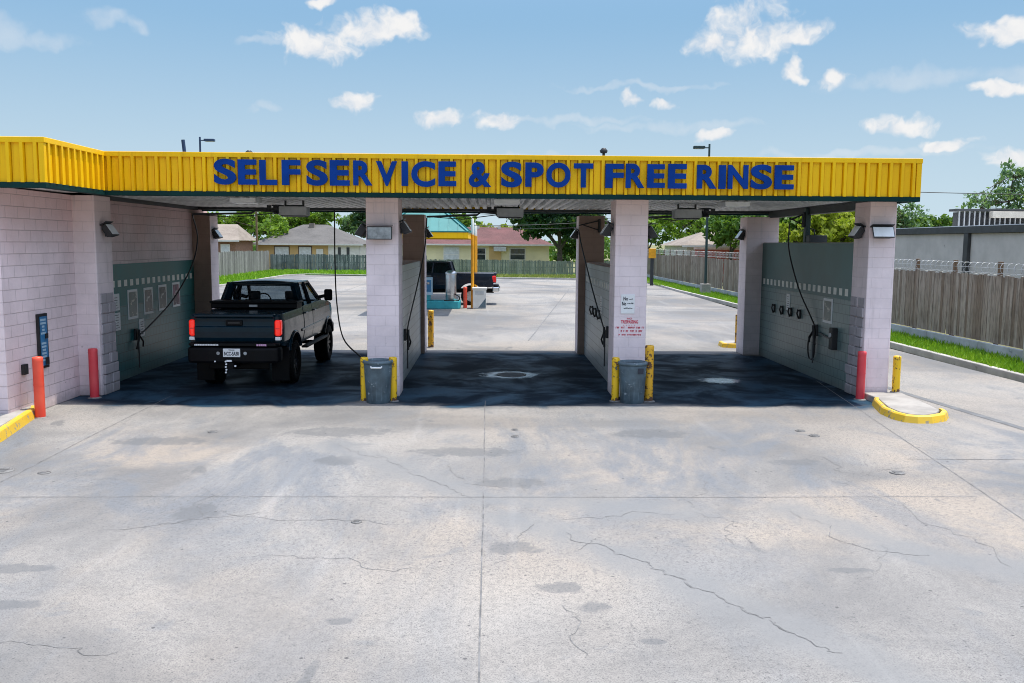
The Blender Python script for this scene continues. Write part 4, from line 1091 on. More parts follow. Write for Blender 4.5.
        MB().beam((s*.98, 1.9, .70), (s*.98, 4.35, .70), .14, .05).build('running_board', M_trim, T, .015)
        MB().beam((s*(wz(1.08)+.004), 1.85, 1.08), (s*(wz(1.08)+.004), 4.3, 1.10), .03, .06).build('side_moulding', paint, T, .012)
        mi = MB().box(*sorted((s*1.02, s*1.22)), 4.0, 4.1, 1.60, 1.88).build('mirror', M_trim, T, .04)
        MB().beam((s*.86, 4.02, 1.68), (s*1.05, 4.05, 1.72), .06, .08).build('mirror_arm', M_trim, mi)
        tl = MB().box(*sorted((s*.80, s*.925)), -.045, .16, 1.13, 1.46); tl_ = tl.build('taillight', M_brake if tool else M_tail, T, .045, 4)
        MB().box(*sorted((s*.82, s*.905)), -.049, -.043, 1.275, 1.30).build('lamp_divider', M_tail, tl_)
        MB().box(*sorted((s*.81, s*.92)), -.04, .08, 1.045, 1.115).build('reverse_light', M_lens, T, .012)
        MB().box(*sorted((s*.50, s*.86)), 5.78, 5.885, 1.12, 1.32).build('headlight', M_lens, T, .02)
    # tailgate
    tg = MB().prism([(.04, 1.02), (-.035, 1.02), (-.06, 1.10), (-.075, 1.22), (-.07, 1.315), (-.045, 1.335), (-.04, 1.42), (-.05, 1.50), (-.10, 1.525), (-.10, 1.565), (-.05, 1.585), (.04, 1.58)], -.80, .80, axis='x'); t_ = tg.build('tailgate', paint, T, .012)
    MB().box(-.17, .17, -.072, -.04, 1.345, 1.455).build('handle', M_trim, t_, .015)
    MB().box(-.12, .12, -.082, -.070, 1.385, 1.42).build('handle_lever', M_rimd, t_, .004)
    # bumper
    bm_ = M_trim if not chrome else M_chrome
    MB().prism([(-.93, -.08), (-.90, -.20), (-.45, -.27), (.45, -.27), (.90, -.20), (.93, -.08), (.93, .12), (-.93, .12)], .60 if tool else .66, .92).build('rear_bumper', bm_, T, .05)
    MB().prism([(-.90, -.10), (-.86, -.20), (.86, -.20), (.90, -.10), (.90, .05), (-.90, .05)], .94, 1.0).build('bumper_step', M_trim, T, .012)
    MB().prism([(-.93, 5.75), (.93, 5.75), (.88, 6.0), (-.88, 6.0)], .65, .92).build('front_bumper', bm_, T, .04)
    MB().box(-.5, .5, 5.80, 5.90, .98, 1.33).build('grille', M_trim, T, .02)
    if plate:
        pl = MB().box(-.17, .17, -.292, -.272, .735, .905).build('license_plate', M_plate, T, .006)
        mb = MB(); fit_text(mb, 'NCC-5A38', -.145, .145, .765, .845, -.292, .003, .03); fit_text(mb, 'TEXAS', -.06, .06, .865, .89, -.292, .003, .02); mb.build('plate_lettering', M_ink, pl)
        mb = MB(); rr = random.Random(5); x = -.76
        while x < -.28:
            w_ = rr.uniform(.015, .03)
            if not -.36 < x < -.34: mb.box(x, x+w_, -.212-.0*x, -.2, .955, .985)
            x += w_+.008
        mb.build('bumper_decal', M_plate, T)
        mb = MB(); x = .48
        while x < .68:
            w_ = rr.uniform(.025, .04); mb.box(x, x+w_, -.215, -.2, .95, .988); x += w_+.01
        mb.build('emblem_lettering', M_pinkdec, T)
        for x in (-.27, .27): MB().lathe([(.035, -.285), (.03, -.262)], 12, (x, 0, .81), 'y').build('plate_lamp', M_lensg, T)
        hc = MB().box(-.06, .06, -.38, .1, .50, .62); hc.build('hitch', M_trim, T, .01)
        mb = MB()
        for k in range(5): mb.lathe([(.018, -.40), (.02, -.385), (.018, -.37)], 8, (-.09+.01*(k % 2), 0, .66-k*.055), 'y')
        mb.box(-.07, .03, -.40, -.38, .655, .69); mb.lathe([(.02, -.40), (.02, -.38)], 8, (.1, 0, .57), 'y'); mb.lathe([(.016, -.40), (.016, -.38)], 8, (-.3, 0, .66), 'y'); mb.build('hitch_pins', M_lens, T)
    if tool:
        tb = MB().box(-.93, .93, 1.42, 1.98, 1.585, 1.70).build('tool_box', M_trim, T, .02)
        MB().box(-.95, .95, 1.38, 2.0, 1.70, 1.745).build('lid', M_trim, tb, .015)
        MB().box(-.09, .09, 1.372, 1.383, 1.62, 1.67).build('latch', M_grey, tb, .004)
    if tool:
        for s in (-1, 1): MB().box(*sorted((s*.60, s*.96)), .50, .53, .14, .85).build('under_shade_flap', M_trim, T, .008)  # black flaps added to make the shaded underside darker
        MB().box(-.62, .62, .2, .25, .42, .8).build('rear_valance', M_trim, T, .02)
    # chassis
    mb = MB()
    for x in (-.42, .42): mb.box(x-.05, x+.05, .05, 5.7, .60, .78)
    mb.tube([(-.7, rw, .47), (.7, rw, .47)], .06, 10); mb.lathe([(.05, -.18), (.16, -.1), (.18, 0), (.16, .1), (.05, .18)], 14, (0, rw, .47), 'x')
    mb.tube([(-.7, fwy, .47), (.7, fwy, .47)], .05, 10); mb.tube([(.5, .1, .62), (.5, 3.2, .58)], .04, 8); mb.box(-.6, .6, 2.0, 4.4, .70, .80)
    mb.build('chassis', M_trim, T)
    # wheels
    for y in (rw, fwy):
        for s in (-1, 1):
            w_ = .34; x0 = s*.98-w_/2 if False else (s*.80-w_/2)
            x0 = s*.80-w_/2
            wl = empty('wheel', (s*.80, y, .455)); wl.parent = T
            tp = [(.26, -.15), (.30, -.165), (.40, -.17), (.435, -.155), (.452, -.12), (.455, 0), (.452, .12), (.435, .155), (.40, .17), (.30, .165), (.26, .15), (.25, 0), (.26, -.15)]
            ty = MB().lathe(tp, 40, caps=(False, False), axis='x')
            for k in range(40):
                a = 2*PI*k/40; c_ = Vector((0, math.cos(a), math.sin(a)))
                for sx in (-.105, .105): ty.beam(Vector((sx-.045, 0, 0))+c_*.456, Vector((sx+.045, 0, 0))+c_*.456, .034, .018, 0, c_)
            ty.build('tyre', M_tyre, wl)
            rm = MB(); ox = s*.09
            rm.lathe([(.265, -.14), (.27, .14), (.24, .10*1), (.24, -.10)], 28, caps=(False, False), axis='x')
            rm.lathe([(.07, ox-.03), (.075, ox), (.06, ox+.03)], 16, axis='x')
            for k in range(8):
                a = 2*PI*k/8; rm.beam((ox, .05*math.cos(a), .05*math.sin(a)), (ox+s*.03, .255*math.cos(a), .255*math.sin(a)), .06, .035, 0, (1, 0, 0))
            rm.lathe([(.24, s*.02-.01), (.24, s*.02+.01)], 24, axis='x')
            rm.build('rim', M_rimd if not chrome else M_steel, wl)
    return T
M_pinkdec = mat('pink lilac lettering', (.62, .35, .55), .4, var=.1)
M_truckA = mat('black truck paint', (.0015, .013, .023), .18, var=.2, coat=.12, spec=.18)
M_truckB = mat('navy truck paint', (.006, .011, .022), .24, var=.2, coat=.15, spec=.25)
M_glassA = glass_mat('tinted truck glass', (.72, .78, .82), .80)
M_glassB = glass_mat('smoked truck glass', (.18, .2, .22), .4)
truck((-5.16, 18.26, 0), R(-.6), 'lifted black pickup truck with red tail lights parked in the left bay', M_truckA, M_glassA, False, True, True, True)
truck((.22, 45.0, -.02), R(90), 'dark navy pickup with chrome bumper parked by the teal canopy', M_truckB, M_glassB, True, False, False, False)
# ------------------------------------------------------------------ vacuum island and canopy
C = empty('vacuum_canopy', (-2.8, 45, 0), 'teal hipped metal canopy with yellow eaves on orange posts', 'canopy')
def cp(mb, name, m, bevel=0):
    o = mb.build(name, m, C, bevel); o.matrix_parent_inverse = Matrix.Translation((2.8, -45, 0)); return o
cx0, cx1, cy0, cy1 = -4.55, -.95, 37.5, 54
rx = (cx0+cx1)/2; zt = 5.0; ze = 3.5
rv = [(cx0, cy0, ze), (cx1, cy0, ze), (cx1, cy1, ze), (cx0, cy1, ze), (rx, cy0+2.0, zt), (rx, cy1-2.0, zt)]
mb = MB(); mb.add(rv, [(0, 1, 4), (1, 2, 5, 4), (2, 3, 5), (3, 0, 4, 5), (3, 2, 1, 0)])
for p, q_ in ((rv[1], rv[4]), (rv[0], rv[4]), (rv[2], rv[5]), (rv[3], rv[5]), (rv[4], rv[5])): mb.beam(Vector(p)+Vector((0, 0, .01)), Vector(q_)+Vector((0, 0, .01)), .1, .05)
for k in range(1, 9):   # standing seams on the near hip
    x = cx0+(cx1-cx0)*k/9; t_ = 1-abs((x-rx)/(cx1-rx)); mb.beam((x, cy0, ze+.012), (x, cy0+2.0*t_, ze+(zt-ze)*t_+.012), .03, .03)
for k in range(1, 38):
    y = cy0+(cy1-cy0)*k/38; t_ = min(1, (y-cy0)/2.0, (cy1-y)/2.0); mb.beam((cx1, y, ze+.012), (cx1+(rx-cx1)*t_, y, ze+(zt-ze)*t_+.012), .03, .03)
cp(mb, 'roof', M_canopy)
mb = MB().box(cx0-.02, cx1+.02, cy0-.02, cy0+.06, 3.22, 3.46).box(cx0-.02, cx1+.02, cy1-.06, cy1+.02, 3.22, 3.46).box(cx1-.06, cx1+.02, cy0+.06, cy1-.06, 3.22, 3.46).box(cx0-.02, cx0+.06, cy0+.06, cy1-.06, 3.22, 3.46)
cp(mb, 'eave_fascia', M_yellow)
cp(MB().box(cx0-.05, cx1+.05, cy0-.05, cy1+.05, 3.462, 3.52), 'gutter', M_canopy, .01)
for y, zc in ((42.3, 4.12), (48.5, 4.05), (52.5, 4.0)):
    cp(MB().lathe([(.075, 0), (.075, 3.42)], 14, (-.84, y, 0)), 'post', M_orange)
    cp(MB().lathe([(.062, 3.42), (.062, zc), (.03, zc+.05)], 14, (-.84, y, 0)), 'post_cap', M_trimw)
    cp(MB().lathe([(.09, 0), (.09, 3.3)], 12, (-4.3, y, 0)), 'post', M_orange)
I = empty('vacuum_island', (-3, 42, 0), 'stepped turquoise concrete island under the canopy', 'island')
MB().prism([(-1.6, -.55), (1.52, -.55), (1.62, -.4), (1.62, .4), (1.52, .55), (-1.6, .55)], 0, .36).build('lower_step', M_turq, I, .03)
MB().prism([(-1.5, -.4), (.2, -.4), (.2, .4), (-1.5, .4)], .362, .62).build('upper_step', M_turq, I, .03)
V = empty('vacuum_cylinder', (-1.83, 41.9, .36), 'tall silver steel vacuum cylinder on the turquoise island', 'vacuum')
MB().lathe([(.24, 0), (.25, .02), (.25, 1.22), (.245, 1.24)], 28).build('drum', M_steel, V)
MB().lathe([(.26, 1.2), (.265, 1.24), (.25, 1.32), (.15, 1.39), (.02, 1.41)], 28).build('lid', M_steel, V)
MB().lathe([(.258, .3), (.258, .33)], 28, caps=(False, False)).build('clamp_band', M_chrome, V)
MB().tube(smooth_path([(.2, -.2, .3), (.4, -.35, .2), (.35, -.3, .02), (.05, -.35, .015), (-.3, -.36, .02)], 5), .03, 8).build('suction_hose', M_black, V)
K = empty('vacuum_machine', (-2.86, 41.8, .62), 'pale blue coin machine on the upper step of the turquoise island', 'machine')
MB().box(-.18, .18, -.18, .18, 0, .82).build('cabinet', M_palepanel, K, .02)
MB().box(-.13, .13, -.186, -.178, .15, .7).build('panel', M_panelblue, K)
MB().box(-.05, .05, -.2, -.184, .5, .6).build('coin_slot', M_chrome, K)
D_ = empty('trash_box', (-.50, 41.9, 0), 'white square waste box beside the orange canopy post', 'bin')
MB().box(-.31, .31, -.3, .3, 0, .88).build('box_body', M_trimw, D_, .02)
MB().box(-.34, .34, -.33, .33, .88, .98).build('lid', M_trimw, D_, .02)
MB().box(-.2, .2, -.315, -.3, .66, .82).build('flap', M_grey, D_, .01)
MB().add([(-.06, -.303, .05), (.29, -.303, .05), (.29, -.303, .5)], [(0, 1, 2)]).build('sticker', M_bin, D_)

# ------------------------------------------------------------------ fences
def fence(name, label, p0, p1, h, woods, z0=.02, base=0., w=.14, gap=.012, posts=0, rail=True, jit=.05, post_h=0, side=1, wire=False):
    P0 = Vector((*p0, 0)); P1 = Vector((*p1, 0)); L = (P1-P0).length; d = (P1-P0).normalized(); n = Vector((-d.y, d.x, 0))*side
    F = empty(name, (P0.x, P0.y, 0), label, 'fence'); mi = Matrix.Translation((-P0.x, -P0.y, 0))
    rot = Matrix((d, n, Vector((0, 0, 1)))).transposed()
    def put(mb, nm, m, bev=0):
        o = mb.build(nm, m, F, bev); o.matrix_parent_inverse = mi; return o
    mb = MB(); s = 0
    while s < L:
        ww = w*random.uniform(.85, 1.12); hh = h+random.uniform(-jit, jit)*.6+.04*math.sin(s*.35)
        if random.random() > .008:
            tilt = Matrix.Rotation(random.gauss(0, .014), 3, 'Y')
            mb.obox(P0+d*(s+ww/2)+n*random.uniform(-.008, .008)+Vector((0, 0, (z0+base+hh)/2)), (ww, .02, hh-z0-base), rot @ tilt)
        s += ww+gap*random.uniform(.2, 1.8)
    put(mb, 'boards', woods)
    if rail:
        mb = MB()
        for z in (base+.25, h*.55, h-.22): mb.obox(P0+d*L/2-n*.035+Vector((0, 0, z)), (L, .04, .09), rot)
        put(mb, 'rail', woods)
    if base:
        mb = MB(); k = 0
        while k < L:
            l_ = min(3.0, L-k); mb.obox(P0+d*(k+l_/2)+n*.05+Vector((0, 0, base/2)), (l_-.02, .10, base), rot); k += 3.0
        put(mb, 'concrete_base', M_basec, .012)
    if posts:
        k = posts*.5; PM = M_post if wire else woods
        while k < L:
            put(MB().obox(P0+d*k-n*(.07 if wire else -.05)+Vector((0, 0, (h+post_h)/2)), (.11, .10, h+post_h), rot), 'post', PM, .006); k += posts
    if wire:
        mb = MB(); pts = []; k = 0; q = 0
        while k < L*.999:
            a = q*.7; pts.append(P0+d*k-n*.02+n*(.17*math.cos(a))+Vector((0, 0, h+.22+.17*math.sin(a)))); q += 1; k += .036
        mb.tube(pts, .0055, 4); put(mb, 'razor_coil', M_galv)
        mb = MB()
        for z in (.10, .24, .37): mb.tube([P0+d*t-n*.02+Vector((0, 0, h+z)) for t in (0, L*.25, L*.5, L*.75, L)], .006, 4)
        put(mb, 'barbed_wire', M_galv)
    return F
M_basec = mat('grey fence footing concrete', (.36, .38, .40), .9, var=.2, scale=1.2, dirt=((.22, .24, .26), .6))
fence('board_fence', 'long brown board fence with coiled wire on top along the right driveway', (13.9, 4), (13.9, 83.5), 2.2, M_woodR, base=.36, posts=2.4, post_h=.42, side=1, wire=True)
fence('board_fence', 'tall silver grey board fence along the left edge of the back lot', (-22.4, 40), (-22.4, 92), 2.12, M_woodL, side=-1, jit=.09)
fence('board_fence', 'dark blue grey board fence in front of the hip roofed tan house', (-22.3, 92.1), (-6.6, 92.1), 1.72, M_woodD, side=-1, jit=.06)
fence('board_fence', 'low green grey board fence in front of the red roofed house', (-6.4, 86), (13.7, 84.2), 1.42, M_woodG, side=-1, jit=.05, posts=2.45, post_h=.06)
e = empty('fence_gate_frame', (13.45, 22.2, 0), 'galvanised gate frame against the brown board fence at the right edge', 'gate')
mb = MB()
for x in (0, .5): mb.tube([(x, 0, 0), (x, 0, 1.75)], .03, 8)
mb.build('post', M_galv, e)
mb = MB()
for z in (.1, .6, 1.1, 1.7): mb.tube([(0, 0, z), (.5, 0, z)], .02, 8)
for k in range(1, 5): mb.tube([(k*.1, 0, .1), (k*.1, 0, 1.7)], .008, 6)
mb.build('mesh_panel', M_galv, e)

# ------------------------------------------------------------------ neighbours
N = empty('stucco_building', (18.5, 33, 0), 'long low grey stucco building with black roof edge behind the wire topped fence', 'building')
def npart(mb, nm, m, bev=0):
    o = mb.build(nm, m, N, bev); o.matrix_parent_inverse = Matrix.Translation((-18.5, -33, 0)); return o
npart(MB().box(18.5, 30, 4, 45.5, 0, 3.52), 'wall', M_stucco)
npart(MB().box(18.38, 30.1, 3.9, 45.6, 3.53, 3.80), 'roof_edge', M_beam, .01)
npart(MB().box(18.6, 30, 4, 45.5, 3.80, 3.83), 'roof', M_soffit)
for y in (34.6, 26.0, 17.4, 8.8, 43.0): npart(MB().box(18.36, 18.497, y-.16, y+.16, 0, 3.52), 'downpipe', M_beam, .01)
npart(MB().box(18.45, 18.497, 28.2, 30.0, 1.9, 2.75), 'panel', M_trimw, .01)
SH = empty('roof_shed', (20.8, 40, 3.83), 'slatted dark shed with pale roof beam on top of the grey building', 'shed')
MB().box(.1, 6, .12, .6, 0, .72).build('shed_wall', M_dark, SH)
mb = MB()
for k in range(26): mb.box(k*.23+.05, k*.23+.10, -.03, .03, 0, .75)
mb.build('slats', M_galv, SH)
MB().box(-.05, 6.1, -.1, .7, .752, .86).build('shed_roof', M_beam, SH, .01)
MB().box(1.35, 6.2, -.45, -.12, .46, .74).build('roof_beam', M_beamc, SH, .02)

def house(name, label, x0, x1, y0, y1, eave, ridge, wallm, roofm, wins, inset=None, ov=.5, gable=False):
    Hh = empty(name, ((x0+x1)/2, y0, 0), label, 'house'); mi = Matrix.Translation((-(x0+x1)/2, -y0, 0))
    def put(mb, nm, m, bev=0, par=None):
        o = mb.build(nm, m, par or Hh, bev)
        if par is None: o.matrix_parent_inverse = mi
        return o
    put(MB().box(x0, x1, y0, y1, 0, eave), 'wall', wallm)
    ins = inset if inset is not None else (y1-y0)/2
    a, b_, c, d = x0-ov, x1+ov, y0-ov, y1+ov; ym = (y0+y1)/2
    mb = MB(); ez = eave+.02
    mb.add([(a, c, ez), (b_, c, ez), (b_, d, ez), (a, d, ez), (a+ins, ym, ridge), (b_-ins, ym, ridge)], [(0, 1, 5, 4), (1, 2, 5), (2, 3, 4, 5), (3, 0, 4), (3, 2, 1, 0)])
    ro = put(mb, 'roof', roofm)
    put(MB().box(a-.02, b_+.02, c-.05, c+.01, eave-.12, eave+.05), 'gutter', M_trimw)
    for (wx0, wx1, z0, z1, k) in wins:
        f = put(MB().box(wx0-.1, wx1+.1, y0-.06, y0-.003, z0-.1, z1+.1), 'window', M_trimw if k != 'tan' else M_brownt)
        MB().box(wx0, wx1, y0-.08, y0-.06, z0, z1).build('pane', {'d': M_glassd, 'w': M_glassl, 'tan': M_glassl}[k], f).matrix_parent_inverse = mi @ Matrix.Identity(4)
        f2 = MB().box(wx0, wx1, y0-.095, y0-.08, (z0+z1)/2-.03, (z0+z1)/2+.03).build('sash', M_trimw, f); f2.matrix_parent_inverse = mi @ Matrix.Identity(4)
        for ch in f.children: ch.matrix_parent_inverse = Matrix.Identity(4)
    return Hh, put, ro
M_brownt = mat('brown window trim', (.09, .05, .03), .6, var=.2)
M_tan = mat('tan house paint', (.50, .34, .15), .85, var=.1, scale=.6)
M_cream = mat('cream house paint', (.66, .60, .38), .85, var=.1, scale=.6)
M_brickh = mat('brown brick house wall', (.22, .12, .08), .9, var=.25, scale=6)
def shingle(name, ca, cb, cc_):
    m, t, b = new_mat(name); o = t.obj()
    n = t.noise(t.scale(o, (.35, .35, 1)), 1.4, 6, .65); n2 = t.noise(t.scale(o, (1, 1, 4)), 6, 4, .6, w=3)
    c = t.mix(t.step(n, .35, .65), ca, cb); c = t.mix(t.math('MULTIPLY', t.step(n2, .45, .7), .5), c, cc_)
    t.put(b.inputs['Base Color'], c); b.inputs['Roughness'].default_value = .95; return m
M_roofg = shingle('grey shingle', (.115, .11, .105), (.08, .077, .074), (.17, .16, .15))
M_roofr = shingle('dull red shingle', (.13, .055, .055), (.09, .04, .04), (.20, .11, .10))
M_roofp = shingle('tan grey shingle', (.25, .215, .18), (.18, .15, .125), (.33, .29, .25))
h1, put, ro = house('house', 'tan house with grey hipped roof behind the dark board fence', -27.3, -15.3, 106, 116, 2.75, 5.1, M_tan, M_roofg, [(-25.1, -23.5, .6, 2.42, 'tan'), (-22.3, -20.9, .6, 2.42, 'tan')])
put(MB().box(-15.3, -15.2, 106, 116, 0, 2.7), 'side_wall', M_trimw)
put(MB().box(-18.9, -15.298, 105.88, 105.997, .2, 2.68), 'siding_panel', M_trimw)
for x in (-17.6, -16.6): put(MB().box(x-.16, x+.16, 105.80, 105.88, .8, 2.4), 'shutter', M_dark)
put(MB().box(-20.3, -19.5, 105.9, 105.997, .2, 2.2), 'door', M_trimw)
MB().box(-21.9, -21.3, 110.0, 110.6, 4.4, 5.25).build('vent_box', M_roofp, ro).matrix_parent_inverse = Matrix.Identity(4)
house('house', 'brown brick house with pale roof behind the grey fence at far left', -37, -27.4, 98, 105, 3.1, 4.9, M_brickh, M_roofp, [(-28.9, -28.1, 1.2, 2.6, 'w')], inset=1.2)
h3, put, ro = house('house', 'cream house with dull red roof behind the low fence', -10.5, 6.6, 102, 112, 2.85, 4.85, M_cream, M_roofr, [(2.25, 3.85, 1.2, 2.4, 'd'), (-1.75, -.6, 1.15, 2.4, 'd'), (-5.2, -3.6, .9, 2.5, 'w')], inset=4)
ac = MB().box(.35, 1.75, 101.4, 101.95, 2.1, 2.6); put(ac, 'air_conditioner', M_grey, .02)
put(MB().box(-.15, 1.2, 101.90, 101.997, 1.0, 2.6), 'door_panel', M_tan)
for x in (-1.5, 1.0, 3.2):
    MB().box(x-.18, x+.18, 106.4, 106.8, 4.3, 5.0).build('roof_vent', M_trimw, ro).matrix_parent_inverse = Matrix.Identity(4)
house('house', 'pale low house hidden by the trees beyond the right fence', 17, 25, 78, 88, 2.9, 4.2, M_trimw, M_roofp, [(18.5, 19.6, 1.2, 2.4, 'd')], inset=3)
# red brick wall with pale coping seen above the right fence
e = empty('brick_wall', (17, 72, 0), 'low red brick wall with pale coping showing over the right fence', 'wall')
M_brickr = block_mat('red brick', (.42, .085, .06), bw=.5, bh=.22, mortar=1.6, lines=.9, bumps=.3)
MB().box(-.6, 7.5, 0, .25, 0, 2.62).build('brickwork', M_brickr, e)
MB().box(-.7, 7.6, -.06, .31, 2.622, 2.76).build('coping', mat('pinkish coping', (.6, .42, .38), .8), e, .01)
# orange hut roof edge at the far end of the driveway
e = empty('signal_box', (11.85, 66, 0), 'orange yellow box on a dark post at the far end of the drive', 'sign')
MB().box(-.12, .12, -.05, .05, 0, 2.0).build('post', M_dark, e)
MB().box(-.25, .25, -.12, .12, 2.0, 2.7).build('box', M_orange, e, .02)

# ------------------------------------------------------------------ lamps, poles, wires
def lamp(x, y, h, dx, m, label, block=True):
    e = empty('street_lamp', (x, y, 0), label, 'street lamp', 'parking lot lamp posts')
    if block: MB().box(-.27, .27, -.27, .27, 0, .68).build('concrete_base', M_island, e, .03)
    MB().lathe([(.085, .02), (.075, h*.5), (.06, h)], 12).build('pole', m, e)
    MB().beam((0, 0, h-.22), (dx*.35, 0, h-.22), .06, .06).build('arm', m, e)
    hd = MB().box(*sorted((dx*.28, dx*.95)), -.17, .17, h-.28, h-.12).build('lamp_head', m, e, .03)
    MB().box(*sorted((dx*.36, dx*.88)), -.13, .13, h-.295, h-.281).build('lens', M_lensg, hd)
lamp(12.95, 54, 8.95, -1, M_lampgreen, 'tall dark lamp post on a concrete block in the right verge')
lamp(-18.9, 60, 9.75, 1, M_lampblue, 'dark blue lamp post rising above the roof left of the sign', True)
def upole(x, y, h, label, m=None, r=.13, arm=True):
    e = empty('utility_pole', (x, y, 0), label, 'utility pole')
    MB().lathe([(r, 0), (r*.7, h)], 10).build('pole', m or M_post, e)
    if arm: MB().box(-1.1, 1.1, -.06, .06, h-.6, h-.48).build('crossarm', m or M_post, e)
    MB().lathe([(.05, h), (.05, h+.12)], 8).build('insulator', M_grey, e)
upole(-24.6, 96, 9, 'dark wooden utility pole behind the grey left fence')
upole(19.05, 50, 6.3, 'thin grey pole among the yellow green bushes right', M_galv, .075, False)
def wire(p0, p1, sag, label, r=.012):
    MB().tube(catenary(p0, p1, sag), r, 5).build('power_line', M_dark, tag=(label, 'cable', 'overhead wires'))
wire((19.05, 50, 6.1), (60, 52, 6.4), .3, 'thin cable in the sky right of the yellow fascia', .022)
wire((-24.6, 96, 8.6), (26, 98, 6.2), 1.4, 'cable strung across behind the houses high up', .022)
wire((12.95, 70, 4.6), (-9, 74, 4.4), .35, 'pale cable crossing behind the middle bay', .016)
wire((-1, 48, 3.95), (13.0, 54, 5.2), .3, 'cable between the canopy posts and the lamp post', .014)
wire((19.05, 50, 5.3), (12.95, 54, 5.2), .15, 'cable across the gap of the right bay', .016)

# ------------------------------------------------------------------ trees
def tree(name, label, loc, h, crown, m, trunk_h, nclump, nleaf, leaf, seed, group=None, cl_r=.6, trunk_r=.18, low=0., cat='tree'):
    """crown: list of (dx, dy, z, rx, ry, rz) lobes filled with leaf clumps at the ends of twigs"""
    rr = np.random.default_rng(seed)
    T = empty(name, (loc[0], loc[1], 0), label, cat, group)
    tb = MB(); lean = rr.normal(0, .12, 2)
    top = Vector((lean[0], lean[1], trunk_h)); tb.tube([(0, 0, -.1), (lean[0]*.4, lean[1]*.4, trunk_h*.5), top], [trunk_r*1.25, trunk_r, trunk_r*.8], 9)
    cents = []; vol = np.array([c[3]*c[4]*c[5] for c in crown]); vol = vol/vol.sum()
    for i in range(nclump):
        c = crown[rr.choice(len(crown), p=vol)]
        u = rr.normal(size=3); u /= np.linalg.norm(u); r = rr.random()**.42
        cents.append(np.array(c[:3])+u*r*np.array(c[3:]))
    for c in crown:
        p = Vector(c[:3]); tb.tube([top-Vector((0, 0, .2)), top.lerp(p, .5)+Vector((0, 0, .15)), p], [trunk_r*.6, trunk_r*.35, trunk_r*.12], 6)
    for i in rr.choice(nclump, min(nclump, 40), replace=False):
        p = Vector(cents[i]); q = Vector(crown[int(rr.integers(len(crown)))][:3])
        tb.tube([q, q.lerp(p, .6)+Vector((0, 0, .05)), p], [trunk_r*.16, trunk_r*.1, .012], 4)
    tb.build('trunk', M_bark, T)
    cents = np.array(cents); n = nclump*nleaf
    base = np.repeat(cents, nleaf, 0); sz = np.repeat(rr.uniform(.6, 1.3, nclump)*cl_r, nleaf)
    off = rr.normal(size=(n, 3)); off /= np.linalg.norm(off, axis=1)[:, None]; off *= (rr.random(n)**.5*sz)[:, None]; off[:, 2] *= .7
    P = base+off
    P[:, 2] = np.maximum(P[:, 2], .15+low)
    a = rr.normal(size=(n, 3)); a /= np.linalg.norm(a, axis=1)[:, None]
    b_ = np.cross(a, rr.normal(size=(n, 3))); b_ /= np.linalg.norm(b_, axis=1)[:, None]
    s = leaf*rr.uniform(.6, 1.35, n)[:, None]
    v = np.stack([P-a*s, P+b_*s*.55, P+a*s, P-b_*s*.55], 1)
    me = bpy.data.meshes.new('crown'); me.from_pydata(v.reshape(-1, 3).tolist(), [], np.arange(4*n).reshape(n, 4).tolist()); me.materials.append(m)
    o = bpy.data.objects.new('crown', me); COL.objects.link(o); o.parent = T
    return T
M_lfY = leaf_mat('yellow green leaves', (.15, .22, .012), (.34, .38, .03), .45)
M_lfL = leaf_mat('light green leaves', (.06, .15, .012), (.18, .30, .03), .4)
M_lfM = leaf_mat('mid green leaves', (.022, .085, .014), (.10, .20, .025), .35)
M_lfD = leaf_mat('dark green leaves', (.008, .035, .012), (.03, .09, .025), .25)
M_lfB = leaf_mat('blue green leaves', (.05, .13, .07), (.17, .28, .14), .45)
TG = 'trees beyond the fences'
tree('tree', 'light green tree hanging over the pale roofed brick house', (-31, 112), 8, [(0, 0, 5.2, 3.4, 2.5, 2.0), (3.0, 0, 5.6, 3, 2.5, 1.9), (-2, 0, 4.6, 2.6, 2.5, 1.8), (5.0, -4, 4.2, 2.0, 2, 1.6)], M_lfL, 2.8, 130, 34, .26, 1, TG, .75)
tree('tree', 'loose light green tree left of the tan house roof ridge', (-24.5, 119), 8, [(0, 0, 5.6, 3.2, 2.5, 1.8), (2.6, 0, 6.0, 2.2, 2.5, 1.5), (-3, 0, 5.2, 2.6, 2, 1.6)], M_lfL, 3, 110, 34, .27, 2, TG, .75)
tree('tree', 'small dull green tree in the sky gap above the tan house ridge', (-20.0, 130), 7, [(0, 0, 5.4, 1.7, 2, 1.3)], M_lfB, 3, 40, 30, .26, 3, TG, .6)
tree('tree', 'dense dark green tree behind the right end of the tan house', (-13.8, 121), 9, [(0, 0, 5.6, 4.2, 3, 2.6), (-3.2, 0, 6.6, 3, 2.5, 1.9), (3.5, 0, 4.8, 3, 3, 2.4), (1, 0, 7.6, 3, 2.5, 1.8)], M_lfD, 3, 190, 36, .30, 4, TG, .85, .25)
tree('tree', 'mid green tree behind the teal canopy', (-7.2, 122), 9, [(0, 0, 5.8, 3.6, 3, 2.4), (3, 0, 5.2, 2.6, 2.5, 1.7)], M_lfM, 3, 110, 34, .28, 5, TG, .8)
tree('tree', 'yellow green bushy tree peeping over the red roof ridge', (-1.2, 126), 6, [(0, 0, 4.6, 3.2, 2, 1.3), (4.0, 0, 4.5, 2.6, 2, 1.2), (-3, 0, 5.0, 2.4, 2, 1.5)], M_lfY, 2.5, 90, 30, .25, 6, TG, .65)
